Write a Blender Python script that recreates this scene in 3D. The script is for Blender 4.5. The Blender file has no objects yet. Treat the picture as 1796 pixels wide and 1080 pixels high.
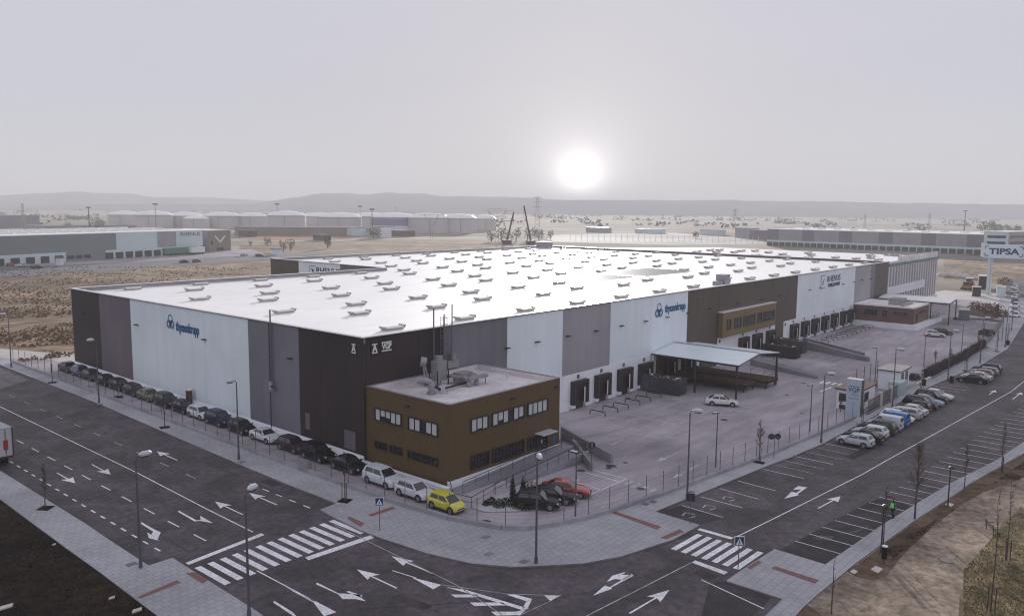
import bpy, bmesh, math, random
from mathutils import Vector, Matrix, noise
from mathutils.geometry import tessellate_polygon
random.seed(7)
R = math.radians
S = bpy.context.scene
COL = S.collection
# ------------------------------------------------------------------ camera
CAM = Vector((-52.5374, -64.2574, 26.134)); YAW, PIT, ROL, FPX = 0.7038254, 0.1213256, 0.0094302, 1436.901
_F = Vector((math.cos(PIT)*math.cos(YAW), math.cos(PIT)*math.sin(YAW), -math.sin(PIT)))
_R0 = Vector((math.sin(YAW), -math.cos(YAW), 0)); _U0 = _R0.cross(_F)
_R = math.cos(ROL)*_R0 + math.sin(ROL)*_U0; _U = -math.sin(ROL)*_R0 + math.cos(ROL)*_U0
cd = bpy.data.cameras.new('camera'); cam = bpy.data.objects.new('camera', cd); COL.objects.link(cam)
M = Matrix((( _R.x, _U.x, -_F.x, CAM.x), (_R.y, _U.y, -_F.y, CAM.y), (_R.z, _U.z, -_F.z, CAM.z), (0, 0, 0, 1)))
cam.matrix_world = M
cd.sensor_width = 36; cd.lens = 36*FPX/1796; cd.clip_start = .5; cd.clip_end = 40000
S.camera = cam

def ray(u, v): return _F*FPX + _R*(u-898) + _U*(540-v)
def lerp(x, a, b, p, q): return p+(q-p)*min(1, max(0, (x-a)/(b-a)))
def gz(x, y): return lerp(x, 2, 34, 0, -1) + .0112*min(max(y, 0), 80)
def G(u, v, z=None):                       # where the line of sight meets the ground (or a level)
    d = ray(u, v); zz = 0 if z is None else z
    for _ in range(40):
        P = CAM + d*((zz-CAM.z)/d.z)
        if z is not None: break
        zz = gz(P.x, P.y)
    return P
def onY(u, v, y): d = ray(u, v); return CAM + d*((y-CAM.y)/d.y)
def onX(u, v, x): d = ray(u, v); return CAM + d*((x-CAM.x)/d.x)
def azim(u, v, D): d = ray(u, v); return CAM + d*(D/math.hypot(d.x, d.y))
def far(u, D, z=None): P = azim(u, 365, D); P.z = gz(P.x, P.y) if z is None else z; return P
def x_at(u, y, dz=0):                       # x on the line y=const that shows in column u
    a, b = -60., 400.
    for _ in range(50):
        m = (a+b)/2; P = Vector((m, y, gz(m, y)+dz))-CAM
        uu = 898+FPX*P.dot(_R)/max(P.dot(_F), 1e-3)
        if uu < u: a = m
        else: b = m
    return (a+b)/2
def y_at(u, x, dz=0):
    a, b = -40., 300.
    for _ in range(50):
        m = (a+b)/2; P = Vector((x, m, gz(x, m)+dz))-CAM
        uu = 898+FPX*P.dot(_R)/max(P.dot(_F), 1e-3)
        if uu > u: a = m
        else: b = m
    return (a+b)/2
# ------------------------------------------------------------------ world, sun, exposure
sd = ray(1017, 313).normalized(); SUN_EL = R(9); SUN_AZ = math.atan2(sd.y, sd.x)
ld = Vector((math.cos(SUN_EL)*math.cos(SUN_AZ), math.cos(SUN_EL)*math.sin(SUN_AZ), math.sin(SUN_EL)))
W = bpy.data.worlds.new('World'); S.world = W; W.use_nodes = True
nt = W.node_tree; nt.nodes.clear(); N = nt.nodes.new; Lk = nt.links.new
wo = N('ShaderNodeOutputWorld'); bg = N('ShaderNodeBackground'); Lk(bg.outputs[0], wo.inputs[0])
sky = N('ShaderNodeTexSky'); sky.sky_type = 'NISHITA'; sky.sun_disc = False
sky.sun_elevation = SUN_EL; sky.sun_rotation = math.pi/2 - SUN_AZ; sky.dust_density = 3; sky.air_density = 1.0
SKYS = .10
sc_ = N('ShaderNodeVectorMath'); sc_.operation = 'SCALE'; Lk(sky.outputs[0], sc_.inputs[0]); sc_.inputs['Scale'].default_value = SKYS*.01
tc = N('ShaderNodeTexCoord')
nz = N('ShaderNodeVectorMath'); nz.operation = 'NORMALIZE'; Lk(tc.outputs['Generated'], nz.inputs[0])
sep = N('ShaderNodeSeparateXYZ'); Lk(nz.outputs[0], sep.inputs[0])
ramp = N('ShaderNodeValToRGB'); Lk(sep.outputs['Z'], ramp.inputs[0])
e = ramp.color_ramp.elements; e[0].position = 0; e[0].color = (.53, .54, .57, 1); e[1].position = .5; e[1].color = (.50, .50, .58, 1)
e2 = e.new(.12); e2.color = (.51, .515, .575, 1)
# broad cirrus-thin unevenness in the veil
ns = N('ShaderNodeTexNoise'); ns.inputs['Scale'].default_value = 2.2; ns.inputs['Detail'].default_value = 5
mp = N('ShaderNodeMapping'); mp.inputs['Scale'].default_value = (1, 1, 5); Lk(nz.outputs[0], mp.inputs[0]); Lk(mp.outputs[0], ns.inputs[0])
nm = N('ShaderNodeMapRange'); nm.inputs['To Min'].default_value = .955; nm.inputs['To Max'].default_value = 1.045; Lk(ns.outputs[0], nm.inputs[0])
v1 = N('ShaderNodeVectorMath'); v1.operation = 'SCALE'; Lk(ramp.outputs[0], v1.inputs[0]); Lk(nm.outputs[0], v1.inputs['Scale'])
# the sun behind the veil: disc and aureole by angle from the sun direction
dt = N('ShaderNodeVectorMath'); dt.operation = 'DOT_PRODUCT'; Lk(nz.outputs[0], dt.inputs[0]); dt.inputs[1].default_value = sd
ac = N('ShaderNodeMath'); ac.operation = 'ARCCOSINE'; Lk(dt.outputs['Value'], ac.inputs[0])
def gauss(sig, amp):
    a = N('ShaderNodeMath'); a.operation = 'DIVIDE'; Lk(ac.outputs[0], a.inputs[0]); a.inputs[1].default_value = R(sig)
    b = N('ShaderNodeMath'); b.operation = 'POWER'; Lk(a.outputs[0], b.inputs[0]); b.inputs[1].default_value = 2
    c = N('ShaderNodeMath'); c.operation = 'MULTIPLY'; Lk(b.outputs[0], c.inputs[0]); c.inputs[1].default_value = -1
    d = N('ShaderNodeMath'); d.operation = 'EXPONENT'; Lk(c.outputs[0], d.inputs[0])
    f = N('ShaderNodeMath'); f.operation = 'MULTIPLY'; Lk(d.outputs[0], f.inputs[0]); f.inputs[1].default_value = amp
    return f
def addm(a, b): m = N('ShaderNodeMath'); m.operation = 'ADD'; Lk(a.outputs[0], m.inputs[0]); Lk(b.outputs[0], m.inputs[1]); return m
gl = addm(addm(gauss(1.35, .75), gauss(2.3, .42)), gauss(5, .14))
gc = N('ShaderNodeVectorMath'); gc.operation = 'SCALE'; gc.inputs[0].default_value = (1, .97, .98); Lk(gl.outputs[0], gc.inputs['Scale'])
s1 = N('ShaderNodeVectorMath'); s1.operation = 'ADD'; Lk(v1.outputs[0], s1.inputs[0]); Lk(sc_.outputs[0], s1.inputs[1])
s2 = N('ShaderNodeVectorMath'); s2.operation = 'ADD'; Lk(s1.outputs[0], s2.inputs[0]); Lk(gc.outputs[0], s2.inputs[1])
Lk(s2.outputs[0], bg.inputs[0]); bg.inputs[1].default_value = 1.0
sl = bpy.data.lights.new('sun', 'SUN'); sl.energy = 5.0; sl.angle = R(.6); sl.color = (1, .95, .90)
so = bpy.data.objects.new('sun', sl); COL.objects.link(so)
so.rotation_mode = 'QUATERNION'; so.rotation_quaternion = ld.to_track_quat('Z', 'Y'); so.location = (0, 0, 60)
S.view_settings.view_transform = 'Standard'; S.view_settings.look = 'None'; S.view_settings.exposure = .22; S.view_settings.gamma = 1
S.view_settings.use_curve_mapping = False
S.render.engine = 'CYCLES'
S.cycles.max_bounces = 8; S.cycles.diffuse_bounces = 3; S.cycles.volume_bounces = 4; S.cycles.transparent_max_bounces = 8
S.cycles.use_denoising = True; S.cycles.filter_width = 1.15; S.cycles.sample_clamp_indirect = 6
# ------------------------------------------------------------------ materials
MATS = {}
def mat(name, c, rough=.7, var=.12, sc=.6, metal=0, bump=0, bsc=8, c2=None, coat=0, spec=.5, stretch=None, stain=0, emit=None, ribs=None):
    if name in MATS: return MATS[name]
    m = bpy.data.materials.new(name); m.use_nodes = True; t = m.node_tree; b = t.nodes['Principled BSDF']
    b.inputs['Roughness'].default_value = rough; b.inputs['Metallic'].default_value = metal
    b.inputs['Coat Weight'].default_value = coat; b.inputs['Specular IOR Level'].default_value = spec if (rough < .7 or spec != .5) else .15; b.inputs['Coat Roughness'].default_value = .05
    geo = t.nodes.new('ShaderNodeNewGeometry'); src = geo.outputs['Position']
    if stretch:
        mm = t.nodes.new('ShaderNodeMapping'); mm.inputs['Scale'].default_value = stretch; t.links.new(src, mm.inputs[0]); src = mm.outputs[0]
    n1 = t.nodes.new('ShaderNodeTexNoise'); n1.inputs['Scale'].default_value = sc; n1.inputs['Detail'].default_value = 6; n1.inputs['Roughness'].default_value = .62
    t.links.new(src, n1.inputs[0])
    r = t.nodes.new('ShaderNodeValToRGB'); t.links.new(n1.outputs[0], r.inputs[0])
    lo = tuple(x*(1-var) for x in c); hi = tuple(min(1, x*(1+var)) for x in (c2 or c))
    r.color_ramp.elements[0].position = .32; r.color_ramp.elements[1].position = .68
    r.color_ramp.elements[0].color = (*lo, 1); r.color_ramp.elements[1].color = (*hi, 1); out = r.outputs[0]
    if stain:
        n2 = t.nodes.new('ShaderNodeTexNoise'); n2.inputs['Scale'].default_value = sc*.13; n2.inputs['Detail'].default_value = 8; n2.inputs['Distortion'].default_value = .6
        t.links.new(geo.outputs['Position'], n2.inputs[0])
        rr = t.nodes.new('ShaderNodeMapRange'); rr.inputs['From Min'].default_value = .38; rr.inputs['From Max'].default_value = .62
        rr.inputs['To Min'].default_value = 1-stain; rr.inputs['To Max'].default_value = 1+stain*.6; t.links.new(n2.outputs[0], rr.inputs[0])
        mv = t.nodes.new('ShaderNodeVectorMath'); mv.operation = 'SCALE'; t.links.new(out, mv.inputs[0]); t.links.new(rr.outputs[0], mv.inputs['Scale']); out = mv.outputs[0]
    t.links.new(out, b.inputs['Base Color'])
    if bump or ribs:
        bn = t.nodes.new('ShaderNodeBump'); bn.inputs['Strength'].default_value = bump or .5
        if ribs:
            w = t.nodes.new('ShaderNodeTexWave'); w.inputs['Scale'].default_value = ribs; w.wave_type = 'BANDS'; w.bands_direction = 'DIAGONAL'
            mz = t.nodes.new('ShaderNodeMapping'); mz.inputs['Scale'].default_value = (1, 1, 0); t.links.new(geo.outputs['Position'], mz.inputs[0])
            t.links.new(mz.outputs[0], w.inputs[0]); t.links.new(w.outputs['Fac'], bn.inputs['Height']); bn.inputs['Distance'].default_value = .03
        else:
            n3 = t.nodes.new('ShaderNodeTexNoise'); n3.inputs['Scale'].default_value = bsc; n3.inputs['Detail'].default_value = 5
            t.links.new(src, n3.inputs[0]); t.links.new(n3.outputs[0], bn.inputs['Height']); bn.inputs['Distance'].default_value = .05
        t.links.new(bn.outputs[0], b.inputs['Normal'])
    if emit:
        b.inputs['Emission Color'].default_value = (*emit[:3], 1); b.inputs['Emission Strength'].default_value = emit[3]
    MATS[name] = m; return m
def tiles(name, c, sz, gap, dark=.7, var=.08, rough=.8):
    m = mat(name, c, rough, var, .7, stain=.14, bump=.2, bsc=20)
    t = m.node_tree; b = t.nodes['Principled BSDF']; lk = b.inputs['Base Color'].links[0]; src = lk.from_socket
    geo = t.nodes.new('ShaderNodeNewGeometry'); br = t.nodes.new('ShaderNodeTexBrick'); br.offset = .5
    br.inputs['Scale'].default_value = 1; br.inputs['Brick Width'].default_value = sz; br.inputs['Row Height'].default_value = sz; br.inputs['Mortar Size'].default_value = gap
    br.inputs['Color1'].default_value = (1, 1, 1, 1); br.inputs['Color2'].default_value = (.9, .9, .92, 1); br.inputs['Mortar'].default_value = (dark, dark, dark, 1); br.inputs['Mortar Smooth'].default_value = .3
    t.links.new(geo.outputs['Position'], br.inputs[0])
    mx = t.nodes.new('ShaderNodeVectorMath'); mx.operation = 'MULTIPLY'; t.links.new(src, mx.inputs[0]); t.links.new(br.outputs[0], mx.inputs[1]); t.links.new(mx.outputs[0], b.inputs['Base Color'])
    return m
def paint(name, c, rough=.3, metal=.0): return mat(name, c, rough, .03, 2, metal=metal, coat=.04 if max(c) < .1 else .6, spec=.12 if max(c) < .1 else .5)
asphalt = mat('asphalt', (.068, .054, .061), .75, .22, 1.6, bump=.35, bsc=25, stain=.38, c2=(.095, .077, .086), spec=.4)
concrete = mat('yard_concrete', (.33, .30, .325), .8, .12, .35, bump=.2, bsc=12, stain=.26, stretch=(.35, 1.6, 1), c2=(.39, .35, .375))
paving = tiles('pavement_tiles', (.40, .40, .425), .6, .035, .72)
kerbm = mat('kerb_stone', (.19,.185,.195), .85, .15, 2, stain=.2)
redtile = mat('red_tactile_tiles', (.22,.115,.11), .8, .2, 6)
whitepaint = mat('road_paint', (.80,.79,.82), .7, .22, 5, stain=.12)
wornpaint = mat('worn_road_paint', (.52,.49,.51), .7, .35, 6, stain=.3)
mudm = mat('shade_darkened_soil', (.012,.007,.005), 1, .5, .9, bump=1, bsc=4, stain=.6, c2=(.024, .015, .010))  # dark soil, taken near black: corner shade is put into its colour too
vergem = mat('dry_verge', (.11, .07, .05), 1, .35, 1.2, bump=.8, bsc=6, stain=.35, c2=(.12, .085, .055))
pathm = mat('gravel_path', (.19, .145, .105), 1, .25, 1.6, bump=.8, bsc=14, stain=.32, c2=(.29, .235, .185))
grassm = mat('thin_grass', (.095, .078, .035), 1, .45, .8, bump=.9, bsc=6, stain=.5, c2=(.20, .15, .085))
fieldm = mat('dry_field', (.13, .084, .052), 1, .35, .22, bump=1, bsc=1.5, stain=.4, stretch=(.45, 1.3, 1), c2=(.29, .21, .14))
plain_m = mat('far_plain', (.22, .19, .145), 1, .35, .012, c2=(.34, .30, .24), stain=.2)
lightcon = mat('pale_concrete', (.55, .52, .49), .8, .1, .5, stain=.1)
white_p = mat('white_wall_panel', (.80, .87, .93), .5, .035, .9, stain=.05, stretch=(1, 1, .07))
lgrey_p = mat('pale_grey_wall_panel', (.33, .315, .345), .5, .10, .9, stain=.10, stretch=(1, 1, .07))
mgrey_p = mat('mid_grey_wall_panel', (.20, .195, .225), .5, .07, .9, stain=.10, stretch=(1, 1, .07), spec=.2)
dbrown_p = mat('dark_brown_wall_panel', (.044, .032, .034), .5, .07, .9, stain=.10, stretch=(1, 1, .07), spec=.2)
brown_p = mat('brown_wall_panel', (.11, .088, .072), .5, .07, .9, stain=.10, stretch=(1, 1, .07), spec=.2)
plum_p = mat('plum_wall_panel', (.17, .14, .165), .5, .07, .9, stain=.10, stretch=(1, 1, .07), spec=.2)
band_p = mat('white_dock_wall', (.80, .81, .87), .6, .05, .6, stain=.06)
bronze = mat('bronze_cladding', (.115, .076, .036), .5, .06, .5, ribs=3.2, bump=.35, spec=.2)
redbrown = mat('red_brown_cladding', (.135, .07, .055), .5, .06, .5, ribs=3.2, bump=.3)
ochre = mat('ochre_cladding', (.20,.14,.065), .5, .06, .5, ribs=3.2, bump=.3)
roofm = mat('white_roof_membrane', (.93, .92, .89), .5, .03, .3, stain=.03, spec=1.0, coat=.0)
def seams(m, bw, rh, gap, dk):
    t = m.node_tree; b = t.nodes['Principled BSDF']; src = b.inputs['Base Color'].links[0].from_socket
    geo = t.nodes.new('ShaderNodeNewGeometry'); br = t.nodes.new('ShaderNodeTexBrick'); br.offset = .5; br.inputs['Scale'].default_value = 1
    br.inputs['Brick Width'].default_value = bw; br.inputs['Row Height'].default_value = rh; br.inputs['Mortar Size'].default_value = gap; br.inputs['Mortar Smooth'].default_value = .4
    br.inputs['Color1'].default_value = (1, 1, 1, 1); br.inputs['Color2'].default_value = (.95, .95, .96, 1); br.inputs['Mortar'].default_value = (dk, dk, dk, 1)
    t.links.new(geo.outputs['Position'], br.inputs[0]); mx = t.nodes.new('ShaderNodeVectorMath'); mx.operation = 'MULTIPLY'
    t.links.new(src, mx.inputs[0]); t.links.new(br.outputs[0], mx.inputs[1]); t.links.new(mx.outputs[0], b.inputs['Base Color'])
seams(roofm, 24, 2.1, .05, .86)
seams(asphalt, 34, 3.6, .05, .72)
seams(concrete, 6, 6, .05, .84)
roofg = mat('grey_roof_gravel', (.62, .58, .59), .85, .14, .8, stain=.2, bump=.3)
coping = mat('white_coping', (.85, .84, .82), .3, .03, 1)
dark = mat('dark_metal', (.025, .022, .025), .5, .1, 2)
blackm = mat('black_rubber', (.012, .011, .012), .7, .1, 4)
steel = mat('galvanised_steel', (.20, .19, .21), .4, .15, 4, metal=.7)
greym = mat('grey_duct_metal', (.30, .29, .31), .45, .12, 3, metal=.3)
dockbr = mat('dock_curtain_brown', (.05, .028, .026), .7, .15, 3)
glass = mat('dark_glass', (.02, .022, .028), .06, .1, 2, spec=.8)
blind = mat('pale_blind', (.52, .54, .56), .6, .06, 3)
skyl = mat('skylight_dome', (.80, .79, .76), .25, .03, 2, spec=.8)
curb = mat('skylight_kerb', (.42,.40,.36), .6, .12, 2)
bluel = mat('blue_lettering', (.01, .11, .28), .5, .05, 2)
navyl = mat('navy_lettering', (.03, .03, .09), .5, .05, 2)
whitel = mat('white_lettering', (.75, .75, .76), .5, .03, 2)
lampw = mat('lamp_shell', (.55, .56, .6), .3, .05, 3)
polem = mat('grey_pole', (.10, .10, .115), .5, .1, 3, metal=.2)
wirem = mat('fence_wire', (.10, .10, .115), .6, .1, 3)
bark = mat('bare_bark', (.10, .072, .066), .9, .25, 6)
leafd = mat('dark_evergreen', (.018, .026, .015), .9, .4, 2)
hazytree = mat('haze_paled_foliage', (.12, .115, .09), .95, .4, .1)  # foliage lightened: distance haze is put into the colour
timber = mat('brown_platform_deck', (.12, .065, .048), .8, .15, 1.2, stain=.2)
tankm = mat('shaded_tank_shell', (.56, .52, .52), .5, .05, .05, stain=.08)  # shell darker than the dome: its shade is put into the colour
tankb = mat('blue_tank_band', (.20, .19, .36), .5, .05, .05)
hillm = mat('haze_blue_hill', (.22, .235, .27), 1, .3, .004, stain=.25, spec=0)  # pale blue-grey: distance haze is put into the hills' colour
skin = mat('skin', (.35, .2, .15), .6, .05, 5)
hivis = mat('hi_vis_green', (.16, .85, .16), .7, .08, 8)
trous = mat('dark_brown_trousers', (.03, .02, .018), .9, .1, 8)
planterm = mat('white_gravel', (.45,.45,.45), .9, .3, 12, bump=.5, bsc=20)
for m_ in (whitepaint, wornpaint):
    t = m_.node_tree; b = t.nodes['Principled BSDF']; src = b.inputs['Base Color'].links[0].from_socket; geo = t.nodes.new('ShaderNodeNewGeometry')
    n_ = t.nodes.new('ShaderNodeTexNoise'); n_.inputs['Scale'].default_value = 7; n_.inputs['Detail'].default_value = 8; n_.inputs['Roughness'].default_value = .75; t.links.new(geo.outputs['Position'], n_.inputs[0])
    mr = t.nodes.new('ShaderNodeMapRange'); mr.inputs['From Min'].default_value = .56; mr.inputs['From Max'].default_value = .66; mr.inputs['To Max'].default_value = .75; t.links.new(n_.outputs[0], mr.inputs[0])
    mx = t.nodes.new('ShaderNodeMix'); mx.data_type = 'RGBA'; t.links.new(mr.outputs[0], mx.inputs[0]); t.links.new(src, mx.inputs[6]); mx.inputs[7].default_value = (.06, .05, .055, 1); t.links.new(mx.outputs[2], b.inputs['Base Color'])
# ------------------------------------------------------------------ mesh helpers
class MB:
    def __init__(s, T=None): s.V = []; s.Fc = []; s.Mi = []; s.T = T
    def v(s, p):
        p = Vector(p); s.V.append(s.T(p) if s.T else p); return len(s.V)-1
    def f(s, idx, m=0): s.Fc.append(idx); s.Mi.append(m)
    def poly(s, pts, m=0): s.f([s.v(p) for p in pts], m)
    def box(s, x0, x1, y0, y1, z0, z1, m=0):
        a = [s.v((x, y, z)) for z in (z0, z1) for x, y in ((x0, y0), (x1, y0), (x1, y1), (x0, y1))]
        for q in ((3, 2, 1, 0), (4, 5, 6, 7), (0, 1, 5, 4), (1, 2, 6, 5), (2, 3, 7, 6), (3, 0, 4, 7)): s.f([a[i] for i in q], m)
        return s
    def prism(s, pts, z0, z1, m=0):
        n = len(pts); a = [s.v((p[0], p[1], z0)) for p in pts]; b = [s.v((p[0], p[1], z1)) for p in pts]
        s.f(b, m); s.f(a[::-1], m)
        for i in range(n): j = (i+1) % n; s.f([a[i], a[j], b[j], b[i]], m)
        return s
    def tube(s, pts, r, n=6, m=0, cap=True):
        pts = [Vector(p) for p in pts]; rr = r if isinstance(r, (list, tuple)) else [r]*len(pts); rings = []
        for i, p in enumerate(pts):
            d = (pts[min(i+1, len(pts)-1)]-pts[max(i-1, 0)]).normalized()
            a = d.cross(Vector((0, 0, 1)) if abs(d.z) < .9 else Vector((1, 0, 0))).normalized(); b = d.cross(a)
            rings.append([s.v(p+(a*math.cos(2*math.pi*k/n)+b*math.sin(2*math.pi*k/n))*rr[i]) for k in range(n)])
        for i in range(len(rings)-1):
            for k in range(n): l = (k+1) % n; s.f([rings[i][k], rings[i][l], rings[i+1][l], rings[i+1][k]], m)
        if cap: s.f(rings[0][::-1], m); s.f(rings[-1], m)
        return s
    def bar(s, p, q, w, h, m=0):            # box-section bar from p to q
        p, q = Vector(p), Vector(q); d = (q-p).normalized()
        a = d.cross(Vector((0, 0, 1)) if abs(d.z) < .95 else Vector((1, 0, 0))).normalized(); b = a.cross(d)
        c = [[s.v(P+a*i*w/2+b*j*h/2) for i, j in ((-1, -1), (1, -1), (1, 1), (-1, 1))] for P in (p, q)]
        s.f(c[0][::-1], m); s.f(c[1], m)
        for k in range(4): l = (k+1) % 4; s.f([c[0][k], c[0][l], c[1][l], c[1][k]], m)
        return s
    def mesh(s, name, mats, smooth=False):
        me = bpy.data.meshes.new(name); me.from_pydata([tuple(v) for v in s.V], [], s.Fc)
        for m in (mats if isinstance(mats, (list, tuple)) else [mats]): me.materials.append(m)
        me.polygons.foreach_set('material_index', s.Mi)
        if smooth: me.polygons.foreach_set('use_smooth', [True]*len(me.polygons))
        me.update(); bm = bmesh.new(); bm.from_mesh(me); bmesh.ops.recalc_face_normals(bm, faces=bm.faces); bm.to_mesh(me); bm.free()
        return me
    def build(s, name, mats, parent=None, smooth=False, loc=None, rz=0):
        return ob(name, s.mesh(name, mats, smooth), parent, loc, rz)
def ob(name, me, parent=None, loc=None, rz=0):
    o = bpy.data.objects.new(name, me); COL.objects.link(o)
    if parent: o.parent = parent
    if loc is not None: o.location = loc
    if rz: o.rotation_euler = (0, 0, rz)
    return o
def tag(o, label=None, cat=None, group=None, kind=None):
    if label: o['label'] = label
    if cat: o['category'] = cat
    if group: o['group'] = group
    if kind: o['kind'] = kind
    return o
def thing(name, label, cat, loc=(0, 0, 0), rz=0, group=None):
    o = bpy.data.objects.new(name, None); COL.objects.link(o); o.location = loc; o.rotation_euler = (0, 0, rz); o.empty_display_size = .3
    return tag(o, label, cat, group)
def copy_tree(o, loc=None, rz=None, label=None, group=None, parent=None):
    c = o.copy(); COL.objects.link(c)
    if parent: c.parent = parent
    if loc is not None: c.location = loc
    if rz is not None: c.rotation_euler = (0, 0, rz)
    if label: c['label'] = label
    if group: c['group'] = group
    for ch in o.children: copy_tree(ch, parent=c)
    return c
def drape(name, pts, dz, m, parent=None, skirt=0, kind=None, sm=None):
    """a flat outline laid on the ground; skirt>0 gives it kerb faces going down"""
    vs = [Vector((p[0], p[1], 0)) for p in pts]; bm = bmesh.new(); bv = [bm.verts.new(v) for v in vs]
    for tri in tessellate_polygon([vs]):
        if len(set(tri)) == 3 and abs((vs[tri[1]]-vs[tri[0]]).cross(vs[tri[2]]-vs[tri[0]]).z) > 1e-7:
            try: bm.faces.new([bv[i] for i in tri])
            except ValueError: pass
    for co, no in (((2, 0, 0), (1, 0, 0)), ((34, 0, 0), (1, 0, 0)), ((0, 0, 0), (0, 1, 0)), ((0, 80, 0), (0, 1, 0))):
        bmesh.ops.bisect_plane(bm, geom=bm.verts[:]+bm.edges[:]+bm.faces[:], plane_co=co, plane_no=no)
    for v in bm.verts: v.co.z = gz(v.co.x, v.co.y)+dz
    bm.normal_update()
    for ff in bm.faces:
        if ff.normal.z < 0: ff.normal_flip()
    if skirt:
        be = [ed for ed in bm.edges if ed.is_boundary]
        r = bmesh.ops.extrude_edge_only(bm, edges=be)
        for g in r['geom']:
            if isinstance(g, bmesh.types.BMVert): g.co.z -= skirt
            if isinstance(g, bmesh.types.BMFace): g.material_index = 1
    me = bpy.data.meshes.new(name); bm.to_mesh(me); bm.free(); me.materials.append(m)
    if skirt: me.materials.append(sm or kerbm)
    o = ob(name, me, parent)
    if kind: o['kind'] = kind
    return o
def px(pts): return [(G(*p).x, G(*p).y) for p in pts]
def textmesh(txt, size, bold=0, ext=.02, cache={}):
    k = (txt, size, bold, ext)
    if k in cache: return cache[k]
    c = bpy.data.curves.new('t', 'FONT'); c.body = txt; c.size = size; c.extrude = ext; c.offset = bold; c.resolution_u = 3; c.align_x = 'CENTER'; c.align_y = 'CENTER'
    o = bpy.data.objects.new('t', c); COL.objects.link(o)
    me = bpy.data.meshes.new_from_object(o.evaluated_get(bpy.context.evaluated_depsgraph_get()))
    bpy.data.objects.remove(o); bpy.data.curves.remove(c); cache[k] = me; return me
def lettering(name, txt, size, m, parent, loc, rot, sx=1, bold=.01):
    me = textmesh(txt, size, bold).copy(); me.name = name; me.materials.clear(); me.materials.append(m)
    o = ob(name, me, parent, loc); o.rotation_euler = rot; o.scale = (sx, 1, 1); return o
# ------------------------------------------------------------------ ground, roads, pavements
bm = MB(); rr_ = [(-280, -4400), (9700, -4400), (9700, 9700), (-280, 9700)]
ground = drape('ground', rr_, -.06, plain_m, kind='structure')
field = drape('field', px([(-400, 560), (-60, 641), (36, 633), (60, 634), (131, 617), (200, 575)]) + [(0, 71), (64.7, 71), (64.7, 125), (200, 290), (52, 262), (20, 250), (-200, 260)], -.03, fieldm, kind='structure')
road = drape('road', [(-40, 700), (-7, 700), (-7, -20), (0, -28), (12, -29), (60, -30), (120, -31), (180, -24), (262, -8), (350, -3), (350, -22), (250, -36), (180, -46), (60, -52), (9, -47), (-30, -47), (-30, -85), (-60, -85), (-60, -60), (-40, -30)], 0, asphalt, kind='structure')
yard = drape('yard', [(-7.5, 88), (0, 82), (0, 0), (176, 0), (232, 0), (235, -14), (205, -21), (181, -27), (165, -28.6), (130, -31), (90, -31), (45, -30), (13.5, -28), (0, -26), (-6, -17)], .01, concrete, kind='structure')
K1 = [(-8.1, 78.6), (-8.2, 42.6), (-8.8, 21.8), (-9.2, 5.4), (-9.3, -7.4), (-11.2, -7.6), (-11.5, -10), (-11.8, -13.9), (-11.7, -16.6), (-11.3, -21), (-10.4, -24.7), (-8.8, -27.4), (-7.6, -28.6), (-4.8, -31), (-1.9, -32.4), (1.3, -33.2), (3.5, -33.7), (8.1, -33.7), (8.3, -29.3), (29.8, -30.5), (42.1, -31.7), (84.6, -32.8), (113, -35), (135, -35.2), (156, -33.3), (186, -30.5), (250, -22)]
F1 = [(-5.8, 79.3), (-5.8, 51.5), (-5.8, 10.9), (-5.7, -10.9), (-5.2, -17.5), (-3.8, -22.3), (-2.4, -24), (-.3, -25.2), (2.3, -26.1), (5.5, -26.7), (13.3, -27.6), (33.6, -29), (46.4, -30), (56.1, -30.7), (91.4, -30.9), (115, -31.5), (133, -31), (160, -28.6), (169.2, -28), (180, -26)]
pave = drape('pavement', [(-8.1, 400), (-8.1, 100)] + K1 + [(250, -14), (190, -24)] + F1[::-1] + [(-5.8, 400)], .13, paving, skirt=.3, kind='structure')
P2 = [(-25.9, 400), (-25.9, 4), (-26.2, -7.5), (-24.4, -7.5), (-24.8, -19), (-25.5, -32), (-29.5, -44), (-34, -44), (-29.5, -20), (-29, -6), (-28.6, 15), (-28.6, 400)]
pave2 = drape('pavement', P2, .13, paving, skirt=.3, kind='structure')
P3 = [(-.5, -40.2), (7.5, -40.4), (7.3, -44.4), (20.4, -45.0), (35.4, -46.2), (48.4, -48.3), (59.7, -49.4), (90, -51.5), (160, -48), (240, -38), (240, -39.5), (160, -49.6), (90, -53.1), (59.7, -51), (37.9, -47.9), (22.4, -46.7), (9.1, -46), (-.8, -45.8), (-16, -46.5), (-16, -44.6), (-.5, -44.3)]
pave3 = drape('pavement', P3, .13, paving, skirt=.3, kind='structure')
for o_, L_ in ((pave, 'inner'), (pave2, 'left'), (pave3, 'right')): pass
# verges and park
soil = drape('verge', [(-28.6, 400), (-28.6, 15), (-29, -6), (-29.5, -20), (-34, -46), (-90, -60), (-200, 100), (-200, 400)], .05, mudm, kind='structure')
park = drape('gravel_path', [(-16, -46.5), (-.8, -45.8), (9.1, -46), (22.4, -46.7), (37.9, -47.9), (59.7, -51), (90, -53.1), (160, -49.6), (240, -39.5), (300, -60), (300, -200), (-60, -200), (-30, -90)], .07, pathm, kind='structure')
V1 = px([(1487, 1003), (1500, 1012), (1530, 1018), (1552, 1014), (1567, 995), (1587, 970), (1645, 917), (1692, 882), (1725, 864), (1796, 838), (1860, 815)])
vg = drape('verge', V1 + [(95, -53.3), (90, -53.2), (59.7, -51.1), (37.9, -48), (22.4, -46.8), (12, -46.3)], .085, vergem, kind='structure')
V2 = px([(1678, 1130), (1683, 1050), (1700, 997), (1735, 950), (1760, 915), (1796, 890), (1850, 862)])
vg2 = drape('grass', V2 + [(160, -100), (10, -100)], .085, grassm, kind='structure')
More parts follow.
